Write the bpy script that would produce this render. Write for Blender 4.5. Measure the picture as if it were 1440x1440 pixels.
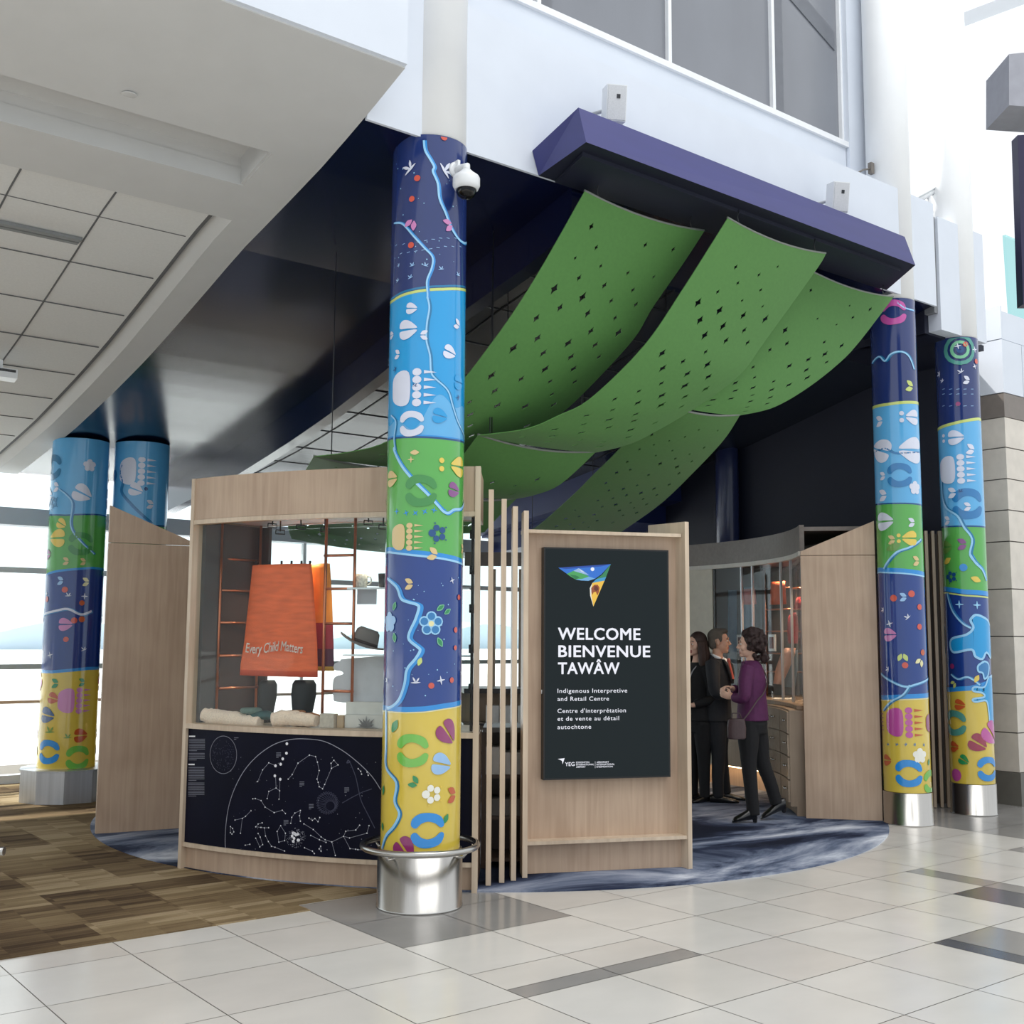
import bpy, bmesh, math, random
from mathutils import Vector, Matrix
random.seed(7)
PI = math.pi
for o in list(bpy.data.objects): bpy.data.objects.remove(o)
SC = bpy.context.scene
COL = SC.collection

# ------------------------------------------------------------------ camera
CAM = Vector((0.0, 0.0, 1.7))
FPX = 1591.9
PITCH, ROLL, YAW = 0.110462, 0.0058667, 0.908172
_fw = Vector((math.cos(YAW), math.sin(YAW), 0)); _rt = Vector((math.sin(YAW), -math.cos(YAW), 0)); _up = Vector((0, 0, 1))
F = _fw*math.cos(PITCH) + _up*math.sin(PITCH)
U0 = _up*math.cos(PITCH) - _fw*math.sin(PITCH)
R = _rt*math.cos(ROLL) + U0*math.sin(ROLL)
U = U0*math.cos(ROLL) - _rt*math.sin(ROLL)
cd = bpy.data.cameras.new('camera'); cam = bpy.data.objects.new('camera', cd); COL.objects.link(cam)
cd.sensor_width = 36; cd.sensor_fit = 'HORIZONTAL'; cd.lens = FPX/1440*36; cd.clip_end = 3000; cd.clip_start = 0.05
m = Matrix.Identity(4)
for i in range(3): m[i][0] = R[i]; m[i][1] = U[i]; m[i][2] = -F[i]; m[i][3] = CAM[i]
cam.matrix_world = m
SC.camera = cam

# ------------------------------------------------------------------ world, exposure
SC.view_settings.view_transform = 'Standard'; SC.view_settings.look = 'None'
SC.view_settings.gamma = 1; SC.view_settings.use_curve_mapping = False
SC.view_settings.exposure = 0.0
w = bpy.data.worlds.new('overcast_sky'); SC.world = w; w.use_nodes = True
nt = w.node_tree; nt.nodes.clear()
wo = nt.nodes.new('ShaderNodeOutputWorld'); bg = nt.nodes.new('ShaderNodeBackground')
tc = nt.nodes.new('ShaderNodeTexCoord'); sx = nt.nodes.new('ShaderNodeSeparateXYZ'); cr = nt.nodes.new('ShaderNodeValToRGB')
nt.links.new(tc.outputs['Generated'], sx.inputs[0]); nt.links.new(sx.outputs['Z'], cr.inputs[0])
cr.color_ramp.elements[0].position = 0.0; cr.color_ramp.elements[0].color = (0.80, 0.92, 1.0, 1)
cr.color_ramp.elements[1].position = 0.25; cr.color_ramp.elements[1].color = (0.94, 0.97, 1.0, 1)
# the overcast sky is brighter towards the windows at the back left (+y)
sy = nt.nodes.new('ShaderNodeMapRange'); sy.interpolation_type = 'SMOOTHSTEP'; sy.inputs[1].default_value = 0.35; sy.inputs[2].default_value = 0.95; sy.inputs[3].default_value = 1.08; sy.inputs[4].default_value = 1.7
nt.links.new(sx.outputs['Y'], sy.inputs[0]); nt.links.new(sy.outputs[0], bg.inputs[1])
nt.links.new(cr.outputs[0], bg.inputs[0])
nt.links.new(bg.outputs[0], wo.inputs[0])

# overhead area lamp added to brighten the floor; sun from the back left windows
def area(name, loc, target, sx_, sy_, power, color):
    l = bpy.data.lights.new(name, 'AREA'); l.shape = 'RECTANGLE'; l.size = sx_; l.size_y = sy_; l.energy = power; l.color = color
    o = bpy.data.objects.new(name, l); COL.objects.link(o); o.location = loc
    o.rotation_euler = (Vector(target)-Vector(loc)).to_track_quat('-Z', 'Y').to_euler(); return o
area('floor_fill_light', (5, -1, 15), (6, 3, 0), 12, 9, 900, (1, 0.985, 0.96))
sn = bpy.data.lights.new('low_sun', 'SUN'); sn.energy = 6.5; sn.angle = math.radians(1.5); sn.color = (1, 0.96, 0.9)
so = bpy.data.objects.new('low_sun', sn); COL.objects.link(so); so.location = (-6, 30, 18)
so.rotation_euler = Vector((0.27, -0.58, -0.77)).to_track_quat('-Z', 'Y').to_euler()

# ------------------------------------------------------------------ pixel rays (the photograph is 1440 x 1440)
def ray(px, py): return R*((px-720)/FPX) - U*((py-720)/FPX) + F
def at_z(px, py, z): d = ray(px, py); return CAM + d*((z-CAM.z)/d.z)
def at_y(px, py, y): d = ray(px, py); return CAM + d*(y/d.y)
def at_x(px, py, x): d = ray(px, py); return CAM + d*(x/d.x)
def at_dist(px, py, P):
    d = ray(px, py); return CAM + d*(math.hypot(P[0], P[1])/math.hypot(d.x, d.y))
def at_plane(px, py, P, n):
    d = ray(px, py); n = Vector(n); return CAM + d*((Vector(P)-CAM).dot(n)/d.dot(n))
def at_cyl(px, py, c, r, far=False):
    d = ray(px, py); ox, oy = -c[0], -c[1]
    a = d.x*d.x+d.y*d.y; b = 2*(ox*d.x+oy*d.y); q = ox*ox+oy*oy-r*r
    D = b*b-4*a*q
    if D < 0: D = 0.0
    t = (-b+(1 if far else -1)*math.sqrt(D))/(2*a)
    return CAM + d*t

# ------------------------------------------------------------------ materials
def lin(c):
    f = lambda v: v/12.92 if v <= 0.04045 else ((v+0.055)/1.055)**2.4
    return (f(c[0]/255), f(c[1]/255), f(c[2]/255), 1)
MATS = {}
def mat(name, rgb, rough=0.5, metal=0.0, var=0.06, scale=12.0, stretch=(1, 1, 1), bump=0.0, coat=0.0, emit=None, estr=1.0, spec=0.5, sheen=0.0):
    """principled surface whose colour is modulated by a noise texture in object space"""
    if name in MATS: return MATS[name]
    m = bpy.data.materials.new(name); m.use_nodes = True; nt = m.node_tree; b = nt.nodes['Principled BSDF']
    tc = nt.nodes.new('ShaderNodeTexCoord'); mp = nt.nodes.new('ShaderNodeMapping'); nz = nt.nodes.new('ShaderNodeTexNoise')
    mp.inputs['Scale'].default_value = stretch; nz.inputs['Scale'].default_value = scale; nz.inputs['Detail'].default_value = 4
    rp = nt.nodes.new('ShaderNodeValToRGB'); c = lin(rgb)
    rp.color_ramp.elements[0].position = 0.3; rp.color_ramp.elements[1].position = 0.7
    rp.color_ramp.elements[0].color = tuple(max(0, v*(1-var)) for v in c[:3])+(1,)
    rp.color_ramp.elements[1].color = tuple(min(1, v*(1+var)) for v in c[:3])+(1,)
    nt.links.new(tc.outputs['Object'], mp.inputs[0]); nt.links.new(mp.outputs[0], nz.inputs[0]); nt.links.new(nz.outputs[0], rp.inputs[0]); nt.links.new(rp.outputs[0], b.inputs['Base Color'])
    b.inputs['Roughness'].default_value = rough; b.inputs['Metallic'].default_value = metal
    b.inputs['Specular IOR Level'].default_value = spec
    b.inputs['Coat Weight'].default_value = coat; b.inputs['Coat Roughness'].default_value = 0.06
    if sheen: b.inputs['Sheen Weight'].default_value = sheen
    if bump:
        bm = nt.nodes.new('ShaderNodeBump'); bm.inputs['Strength'].default_value = bump; bm.inputs['Distance'].default_value = 0.01
        nt.links.new(nz.outputs[0], bm.inputs['Height']); nt.links.new(bm.outputs[0], b.inputs['Normal'])
    if emit:
        b.inputs['Emission Color'].default_value = lin(emit); b.inputs['Emission Strength'].default_value = estr
    MATS[name] = m; return m
def glass_mat(name, tint=(0.97, 0.985, 0.98), ior=1.5, rough=0.0, boost=1.0):
    m = bpy.data.materials.new(name); m.use_nodes = True; nt = m.node_tree; nt.nodes.clear()
    out = nt.nodes.new('ShaderNodeOutputMaterial'); mx = nt.nodes.new('ShaderNodeMixShader'); tr = nt.nodes.new('ShaderNodeBsdfTransparent'); gl = nt.nodes.new('ShaderNodeBsdfGlossy')
    fr = nt.nodes.new('ShaderNodeLayerWeight'); fr.inputs['Blend'].default_value = 0.5
    pw = nt.nodes.new('ShaderNodeMath'); pw.operation = 'POWER'; pw.inputs[1].default_value = 5.0
    mu = nt.nodes.new('ShaderNodeMath'); mu.operation = 'MULTIPLY_ADD'; mu.inputs[1].default_value = 0.75; mu.inputs[2].default_value = 0.008*boost; mu.use_clamp = True
    tr.inputs[0].default_value = tint+(1,); gl.inputs['Roughness'].default_value = rough; gl.inputs[0].default_value = (1, 1, 1, 1)
    nt.links.new(fr.outputs['Facing'], pw.inputs[0]); nt.links.new(pw.outputs[0], mu.inputs[0]); nt.links.new(mu.outputs[0], mx.inputs[0]); nt.links.new(tr.outputs[0], mx.inputs[1]); nt.links.new(gl.outputs[0], mx.inputs[2]); nt.links.new(mx.outputs[0], out.inputs[0])
    MATS[name] = m; return m

# ------------------------------------------------------------------ mesh building
class MB:
    def __init__(s): s.v = []; s.f = []; s.mi = []; s.sm = []
    def face(s, pts, mi=0, smooth=False):
        n = len(s.v); s.v += [tuple(p) for p in pts]; s.f.append(list(range(n, n+len(pts)))); s.mi.append(mi); s.sm.append(smooth)
    def mesh(s, verts, faces, mi=0, smooth=False):
        n = len(s.v); s.v += [tuple(p) for p in verts]
        for f in faces: s.f.append([n+i for i in f]); s.mi.append(mi); s.sm.append(smooth)
    def prism(s, poly, z0, z1, mi=0):
        n = len(poly); a = sum(poly[i][0]*poly[(i+1) % n][1]-poly[(i+1) % n][0]*poly[i][1] for i in range(n))
        if a < 0: poly = poly[::-1]
        v = [(p[0], p[1], z0) for p in poly]+[(p[0], p[1], z1) for p in poly]
        f = [list(range(n))[::-1], list(range(n, 2*n))]+[[i, (i+1) % n, n+(i+1) % n, n+i] for i in range(n)]
        s.mesh(v, f, mi)
    def box(s, c, d, rot=0, mi=0, bev=0.0):
        cx, cy, cz = c; hx, hy, hz = d[0]/2, d[1]/2, d[2]/2; ca, sa = math.cos(rot), math.sin(rot)
        if bev <= 0:
            pts = [(-hx, -hy), (hx, -hy), (hx, hy), (-hx, hy)]
        else:
            pts = [(-hx+bev, -hy), (hx-bev, -hy), (hx, -hy+bev), (hx, hy-bev), (hx-bev, hy), (-hx+bev, hy), (-hx, hy-bev), (-hx, -hy+bev)]
        s.prism([(cx+x*ca-y*sa, cy+x*sa+y*ca) for x, y in pts], cz-hz, cz+hz, mi)
    def hexa(s, b, t, mi=0):
        v = list(b)+list(t); s.mesh(v, [[3, 2, 1, 0], [4, 5, 6, 7], [0, 1, 5, 4], [1, 2, 6, 5], [2, 3, 7, 6], [3, 0, 4, 7]], mi)
    def bar(s, a, b, wx, wy, mi=0, upv=(0, 0, 1)):
        a, b = Vector(a), Vector(b); d = (b-a).normalized(); u = Vector(upv)
        if abs(d.dot(u)) > 0.95: u = Vector((1, 0, 0))
        x = d.cross(u).normalized()*wx/2; y = x.cross(d).normalized()*wy/2
        s.hexa([a-x-y, a+x-y, a+x+y, a-x+y], [b-x-y, b+x-y, b+x+y, b-x+y], mi)
    def tube(s, pts, r, n=10, mi=0, closed=False, caps=True):
        pts = [Vector(p) for p in pts]; k = len(pts); rs = r if isinstance(r, (list, tuple)) else [r]*k
        verts = []; prev = None
        for i, p in enumerate(pts):
            if closed: d = pts[(i+1) % k]-pts[i-1]
            else: d = pts[min(i+1, k-1)]-pts[max(i-1, 0)]
            d = d.normalized()
            if prev is None:
                u = Vector((0, 0, 1)) if abs(d.z) < 0.9 else Vector((1, 0, 0)); x = d.cross(u).normalized()
            else:
                x = prev-d*prev.dot(d); x = x.normalized()
            prev = x; y = d.cross(x)
            for j in range(n):
                a = 2*PI*j/n; verts.append(p+(x*math.cos(a)+y*math.sin(a))*rs[i])
        faces = []
        for i in range(k if closed else k-1):
            i2 = (i+1) % k
            for j in range(n): faces.append([i*n+j, i*n+(j+1) % n, i2*n+(j+1) % n, i2*n+j])
        if caps and not closed: faces += [list(range(n))[::-1], [(k-1)*n+j for j in range(n)]]
        s.mesh(verts, faces, mi, True)
        if caps and not closed: s.sm[-1] = False; s.sm[-2] = False
    def lathe(s, prof, c=(0, 0, 0), n=48, mi=0, M=None, smooth=True):
        verts = []; faces = []; k = len(prof)
        for (r, z) in prof:
            for j in range(n):
                a = 2*PI*j/n; p = Vector((r*math.cos(a), r*math.sin(a), z)); p = (M @ p) if M else p
                verts.append(p+Vector(c))
        for i in range(k-1):
            for j in range(n): faces.append([i*n+j, i*n+(j+1) % n, (i+1)*n+(j+1) % n, (i+1)*n+j])
        s.mesh(verts, faces, mi, smooth)
        if prof[0][0] > 1e-6: s.face([verts[j] for j in range(n)][::-1], mi)
        if prof[-1][0] > 1e-6: s.face([verts[(k-1)*n+j] for j in range(n)], mi)
    def ell(s, c, r, M=None, n=16, mi=0):
        prof = []; k = n//2
        verts = []; faces = []
        for i in range(k+1):
            t = PI*i/k
            for j in range(n):
                a = 2*PI*j/n; p = Vector((r[0]*math.sin(t)*math.cos(a), r[1]*math.sin(t)*math.sin(a), -r[2]*math.cos(t)))
                if M: p = M @ p
                verts.append(p+Vector(c))
        for i in range(k):
            for j in range(n): faces.append([i*n+j, i*n+(j+1) % n, (i+1)*n+(j+1) % n, (i+1)*n+j])
        s.mesh(verts, faces, mi, True)
    def arc(s, c, r0, r1, a0, a1, z0, z1, n=None, mi=0):
        """solid curved block about a vertical axis, degrees"""
        n = n or max(2, int(abs(a1-a0)/1.5)); v = []; f = []
        for i in range(n+1):
            a = math.radians(a0+(a1-a0)*i/n); ca, sa = math.cos(a), math.sin(a)
            for r, z in ((r0, z0), (r1, z0), (r1, z1), (r0, z1)): v.append((c[0]+r*ca, c[1]+r*sa, z))
        for i in range(n):
            for j in range(4): f.append([i*4+j, i*4+(j+1) % 4, (i+1)*4+(j+1) % 4, (i+1)*4+j])
        f += [[3, 2, 1, 0], [n*4, n*4+1, n*4+2, n*4+3]]
        s.mesh(v, f, mi)
    def build(s, name, mats, parent=None, loc=None):
        me = bpy.data.meshes.new(name); off = Vector((0, 0, 0))
        if parent is not None:
            off = Vector(parent.location); pp = parent.parent
            while pp is not None: off += Vector(pp.location); pp = pp.parent
        elif loc is not None: off = Vector(loc)
        me.from_pydata([tuple(Vector(p)-off) for p in s.v], [], s.f)
        if not isinstance(mats, (list, tuple)): mats = [mats]
        for m_ in mats: me.materials.append(m_)
        me.polygons.foreach_set('material_index', s.mi); me.polygons.foreach_set('use_smooth', s.sm)
        bm = bmesh.new(); bm.from_mesh(me)
        bmesh.ops.remove_doubles(bm, verts=bm.verts, dist=1e-5)
        bmesh.ops.recalc_face_normals(bm, faces=bm.faces); bm.to_mesh(me); bm.free(); me.update()
        o = bpy.data.objects.new(name, me); COL.objects.link(o)
        if parent is not None: o.parent = parent
        elif loc is not None: o.location = loc
        return o
def thing(name, label, cat, loc=(0, 0, 0), group=None):
    o = bpy.data.objects.new(name, None); COL.objects.link(o); o.location = loc; o.empty_display_size = 0.1
    o['label'] = label; o['category'] = cat
    if group: o['group'] = group
    return o
def tag(o, label, cat, group=None, kind=None):
    o['label'] = label; o['category'] = cat
    if group: o['group'] = group
    if kind: o['kind'] = kind
    return o
def struct(o): o['kind'] = 'structure'; return o

def smooth_line(pts, k=6):
    P = [Vector((p[0], p[1], p[2] if len(p) > 2 else 0)) for p in pts]; out = []
    for i in range(len(P)-1):
        a = P[max(i-1, 0)]; b = P[i]; c = P[i+1]; d = P[min(i+2, len(P)-1)]
        for j in range(k):
            t = j/k; out.append(0.5*((2*b)+(c-a)*t+(2*a-5*b+4*c-d)*t*t+(3*b-a-3*c+d)*t**3))
    out.append(P[-1]); return out
def lerp_tab(tab, x):
    if x <= tab[0][0]: return tab[0][1]+(tab[1][1]-tab[0][1])*(x-tab[0][0])/(tab[1][0]-tab[0][0])
    for (a, b), (c, d) in zip(tab, tab[1:]):
        if x <= c: return b+(d-b)*(x-a)/(c-a)
    (a, b), (c, d) = tab[-2], tab[-1]; return d+(d-b)/(c-a)*(x-c)

def text_mesh(body, weight=0.0, shear=0.0, spacing=1.0):
    """flat glyph faces of a text in text units; returns verts, faces, width, cap height"""
    def conv(t):
        cu = bpy.data.curves.new('lettering', 'FONT'); cu.body = t; cu.size = 1; cu.shear = shear; cu.space_character = spacing; cu.resolution_u = 3
        ob = bpy.data.objects.new('lettering', cu); COL.objects.link(ob); bpy.context.view_layer.update()
        me = bpy.data.meshes.new_from_object(ob.evaluated_get(bpy.context.evaluated_depsgraph_get()))
        v = [tuple(x.co) for x in me.vertices]; f = [list(p.vertices) for p in me.polygons]
        bpy.data.objects.remove(ob); bpy.data.curves.remove(cu); bpy.data.meshes.remove(me); return v, f
    v, f = conv(body); h, _ = conv('H')
    if weight:
        v0, f0 = v, f; v, f = [], []
        for dx, dy in ((0, 0), (weight, 0), (-weight, 0), (weight*.7, weight*.7), (-weight*.7, -weight*.7), (-weight*.7, weight*.7), (weight*.7, -weight*.7)):
            n = len(v); v += [(p[0]+dx, p[1]+dy) for p in v0]; f += [[n+i for i in q] for q in f0]
    x0 = min(p[0] for p in v); x1 = max(p[0] for p in v); cap = max(p[1] for p in h)
    return [(p[0]-x0, p[1]) for p in v], f, x1-x0, cap

# ------------------------------------------------------------------ shared surfaces
white_shaft = mat('white_shaft_paint', (240, 241, 242), 0.5, var=0.02, scale=3)
white_paint = mat('white_paint', (207, 213, 223), 0.55, var=0.02, scale=3)
plaster = mat('soffit_plaster', (193, 193, 192), 0.6, var=0.02, scale=5, bump=0.03)
tile_white = mat('ceiling_tile', (212, 212, 210), 0.7, var=0.03, scale=60)
navy_gloss = mat('navy_gloss_paint', (8, 15, 46), 0.26, var=0.10, scale=9, stretch=(1, 14, 1), bump=0.0, spec=0.15, coat=0.85)
navy_gloss.node_tree.nodes['Principled BSDF'].inputs['Coat Roughness'].default_value = 0.17
navy_gloss.node_tree.nodes['Principled BSDF'].inputs['Coat IOR'].default_value = 1.42
navy_mat = mat('navy_paint_and_shade', (9, 15, 38), 0.6, var=0.08, scale=4)  # navy wall paint, also used as painted shade under the canopy beam
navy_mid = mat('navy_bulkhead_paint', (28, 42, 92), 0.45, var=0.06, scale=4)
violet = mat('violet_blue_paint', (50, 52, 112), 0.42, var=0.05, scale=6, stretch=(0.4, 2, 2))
black = mat('black_plastic', (16, 16, 18), 0.4, var=0.1)
blackline = mat('dark_joint', (12, 14, 18), 0.6)
steel = mat('brushed_steel', (186, 184, 180), 0.24, metal=1.0, var=0.10, scale=40, stretch=(30, 30, 0.05))
steel_dark = mat('shroud_steel', (140, 142, 145), 0.2, metal=1.0, var=0.14, scale=6, stretch=(6, 6, 0.1))
copper = mat('copper_pipe', (196, 124, 92), 0.28, metal=0.9, var=0.08)
greymetal = mat('grey_aluminium', (176, 178, 182), 0.35, metal=0.4, var=0.03)
window_frame_mat = mat('white_window_frame', (226, 228, 231), 0.35, var=0.02)
plastic_white = mat('white_plastic', (222, 224, 226), 0.35, var=0.02)
plastic_grey = mat('pale_grey_plastic', (186, 188, 192), 0.45, var=0.03)
dome = mat('smoked_dome', (10, 10, 12), 0.08, spec=.3, var=0.2)
clear_glass = glass_mat('clear_glass', (0.96, 0.98, 0.975), 1.5, 0.0, 1.0)
teal_glass = glass_mat('teal_glass', (0.66, 0.86, 0.86), 1.5, 0.02)
clerestory = mat('clerestory_blind', (120, 123, 130), 0.16, var=0.10, scale=1.2, stretch=(1, 1, 0.5), coat=0.3)

def wood_mat(name, rgb, axis=2, rough=0.42):
    m = bpy.data.materials.new(name); m.use_nodes = True; nt = m.node_tree; b = nt.nodes['Principled BSDF']
    tc = nt.nodes.new('ShaderNodeTexCoord'); mp = nt.nodes.new('ShaderNodeMapping'); nz = nt.nodes.new('ShaderNodeTexNoise'); n2 = nt.nodes.new('ShaderNodeTexNoise')
    s = [26, 26, 26]; s[axis] = 1.4; mp.inputs['Scale'].default_value = s
    nz.inputs['Scale'].default_value = 1.0; nz.inputs['Detail'].default_value = 6; nz.inputs['Distortion'].default_value = 0.6
    n2.inputs['Scale'].default_value = 2.2; n2.inputs['Detail'].default_value = 2
    mx = nt.nodes.new('ShaderNodeMath'); mx.operation = 'ADD'; ml = nt.nodes.new('ShaderNodeMath'); ml.operation = 'MULTIPLY'; ml.inputs[1].default_value = 0.5
    rp = nt.nodes.new('ShaderNodeValToRGB'); c = lin(rgb)
    rp.color_ramp.elements[0].position = 0.36; rp.color_ramp.elements[1].position = 0.64
    rp.color_ramp.elements[0].color = (c[0]*0.84, c[1]*0.80, c[2]*0.77, 1); rp.color_ramp.elements[1].color = (min(1, c[0]*1.1), min(1, c[1]*1.1), min(1, c[2]*1.1), 1)
    nt.links.new(tc.outputs['Object'], mp.inputs[0]); nt.links.new(mp.outputs[0], nz.inputs[0]); nt.links.new(tc.outputs['Object'], n2.inputs[0])
    nt.links.new(nz.outputs[0], mx.inputs[0]); nt.links.new(n2.outputs[0], mx.inputs[1]); nt.links.new(mx.outputs[0], ml.inputs[0]); nt.links.new(ml.outputs[0], rp.inputs[0])
    nt.links.new(rp.outputs[0], b.inputs['Base Color']); b.inputs['Roughness'].default_value = rough
    MATS[name] = m; return m
birch = wood_mat('birch_panel', (186, 162, 140))
birch_h = wood_mat('birch_panel_flat', (186, 162, 140), axis=0)
birch_edge = wood_mat('birch_edge', (206, 188, 166))
birch_dark = wood_mat('birch_cabinet', (150, 132, 112))
header_shaded = wood_mat('shaded_header_wood', (112, 104, 98), axis=0)  # unlit wood: the shade is put into this grey

def floor_tile_mat(name, rgb, rough=0.17, var=0.05):
    m = mat(name, rgb, rough, var=var, scale=1.6, stretch=(1, 1.6, 1)); b = m.node_tree.nodes['Principled BSDF']; nt = m.node_tree
    tc = nt.nodes.new('ShaderNodeTexCoord'); nz = nt.nodes.new('ShaderNodeTexNoise'); nz.inputs['Scale'].default_value = 5
    mr = nt.nodes.new('ShaderNodeMapRange'); mr.inputs[3].default_value = rough*0.8; mr.inputs[4].default_value = rough*1.5
    nt.links.new(tc.outputs['Object'], nz.inputs[0]); nt.links.new(nz.outputs[0], mr.inputs[0]); nt.links.new(mr.outputs[0], b.inputs['Roughness']); return m
tA = floor_tile_mat('stone_tile_ivory', (214, 210, 203)); tB = floor_tile_mat('stone_tile_rose', (212, 207, 200)); tC = floor_tile_mat('stone_tile_pale', (217, 214, 208))
tG = floor_tile_mat('stone_tile_grey', (150, 148, 145), 0.13, 0.06); tD = floor_tile_mat('stone_tile_slate', (92, 94, 100), 0.15, 0.08); grout = mat('grout', (128, 122, 114), 0.8)

def carpet_mat(name):
    m = bpy.data.materials.new(name); m.use_nodes = True; nt = m.node_tree; b = nt.nodes['Principled BSDF']; b.inputs['Roughness'].default_value = 0.95; b.inputs['Specular IOR Level'].default_value = 0.1
    tc = nt.nodes.new('ShaderNodeTexCoord'); mp = nt.nodes.new('ShaderNodeMapping'); mp.inputs['Rotation'].default_value[2] = 0.0
    nt.links.new(tc.outputs['Object'], mp.inputs[0])
    def blocks(sx_, sy_, ox):
        a = nt.nodes.new('ShaderNodeMapping'); a.inputs['Scale'].default_value = (sx_, sy_, 1); a.inputs['Location'].default_value = (ox, ox*.7, 0); nt.links.new(mp.outputs[0], a.inputs[0])
        f_ = nt.nodes.new('ShaderNodeVectorMath'); f_.operation = 'FLOOR'; nt.links.new(a.outputs[0], f_.inputs[0])
        wn = nt.nodes.new('ShaderNodeTexWhiteNoise'); nt.links.new(f_.outputs[0], wn.inputs['Vector']); return wn.outputs['Value']
    b1, b2 = blocks(1.63, 3.26, .3), blocks(3.6, 13.0, 1.7)
    bs = nt.nodes.new('ShaderNodeMath'); bs.operation = 'MULTIPLY_ADD'; bs.inputs[1].default_value = 0.7; nt.links.new(b1, bs.inputs[0])
    bq = nt.nodes.new('ShaderNodeMath'); bq.operation = 'MULTIPLY'; bq.inputs[1].default_value = 0.42; nt.links.new(b2, bq.inputs[0]); nt.links.new(bq.outputs[0], bs.inputs[2])
    nl = nt.nodes.new('ShaderNodeTexNoise'); nl.inputs['Scale'].default_value = 1; nl.inputs['Detail'].default_value = 3
    m2 = nt.nodes.new('ShaderNodeMapping'); m2.inputs['Scale'].default_value = (2.2, 26, 1); nt.links.new(mp.outputs[0], m2.inputs[0]); nt.links.new(m2.outputs[0], nl.inputs[0])
    nb = nt.nodes.new('ShaderNodeTexNoise'); nb.inputs['Scale'].default_value = 0.9; nb.inputs['Detail'].default_value = 1; nt.links.new(mp.outputs[0], nb.inputs[0])
    a1 = nt.nodes.new('ShaderNodeMath'); a1.operation = 'MULTIPLY_ADD'; a1.inputs[1].default_value = 0.55; nt.links.new(bs.outputs[0], a1.inputs[0])
    a0 = nt.nodes.new('ShaderNodeMath'); a0.operation = 'MULTIPLY'; a0.inputs[1].default_value = 0.34; nt.links.new(nl.outputs[0], a0.inputs[0]); nt.links.new(a0.outputs[0], a1.inputs[2])
    a2 = nt.nodes.new('ShaderNodeMath'); a2.operation = 'MULTIPLY_ADD'; a2.inputs[1].default_value = 0.6; nt.links.new(nb.outputs[0], a2.inputs[0]); nt.links.new(a1.outputs[0], a2.inputs[2])
    rp = nt.nodes.new('ShaderNodeValToRGB'); e = rp.color_ramp.elements
    e[0].position = 0.46; e[0].color = lin((76, 60, 44)); e[1].position = 1.0; e[1].color = lin((178, 158, 126))
    for p, c in ((0.58, (98, 80, 59)), (0.72, (126, 106, 79)), (0.88, (150, 130, 98))): k = e.new(p); k.color = lin(c)
    nt.links.new(a2.outputs[0], rp.inputs[0])
    fine = nt.nodes.new('ShaderNodeTexNoise'); fine.inputs['Scale'].default_value = 160; nt.links.new(mp.outputs[0], fine.inputs[0])
    mx = nt.nodes.new('ShaderNodeMix'); mx.data_type = 'RGBA'; mx.blend_type = 'MULTIPLY'; mx.inputs[0].default_value = 0.45
    nt.links.new(rp.outputs[0], mx.inputs[6]); nt.links.new(fine.outputs[0], mx.inputs[7]); nt.links.new(mx.outputs[2], b.inputs['Base Color'])
    bp = nt.nodes.new('ShaderNodeBump'); bp.inputs['Strength'].default_value = 0.3; bp.inputs['Distance'].default_value = 0.006; nt.links.new(fine.outputs[0], bp.inputs['Height']); nt.links.new(bp.outputs[0], b.inputs['Normal'])
    return m
def rug_mat(name):
    m = bpy.data.materials.new(name); m.use_nodes = True; nt = m.node_tree; b = nt.nodes['Principled BSDF']; b.inputs['Roughness'].default_value = 0.95; b.inputs['Specular IOR Level'].default_value = 0.1
    tc = nt.nodes.new('ShaderNodeTexCoord'); mp = nt.nodes.new('ShaderNodeMapping'); mp.inputs['Rotation'].default_value[2] = 0.75; mp.inputs['Scale'].default_value = (0.5, 1.25, 1)
    n1 = nt.nodes.new('ShaderNodeTexNoise'); n1.inputs['Scale'].default_value = 1.0; n1.inputs['Detail'].default_value = 7; n1.inputs['Roughness'].default_value = 0.62; n1.inputs['Distortion'].default_value = 0.7
    nt.links.new(tc.outputs['Object'], mp.inputs[0]); nt.links.new(mp.outputs[0], n1.inputs[0])
    rp = nt.nodes.new('ShaderNodeValToRGB'); e = rp.color_ramp.elements
    e[0].position = 0.36; e[0].color = lin((26, 30, 46)); e[1].position = 0.68; e[1].color = lin((226, 230, 238))
    for p, c in ((0.43, (50, 58, 80)), (0.49, (104, 114, 136)), (0.56, (154, 161, 178))): k = e.new(p); k.color = lin(c)
    nt.links.new(n1.outputs[0], rp.inputs[0]); nt.links.new(rp.outputs[0], b.inputs['Base Color'])
    fine = nt.nodes.new('ShaderNodeTexNoise'); fine.inputs['Scale'].default_value = 180; nt.links.new(tc.outputs['Object'], fine.inputs[0])
    bp = nt.nodes.new('ShaderNodeBump'); bp.inputs['Strength'].default_value = 0.25; bp.inputs['Distance'].default_value = 0.005; nt.links.new(fine.outputs[0], bp.inputs['Height']); nt.links.new(bp.outputs[0], b.inputs['Normal'])
    return m

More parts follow.
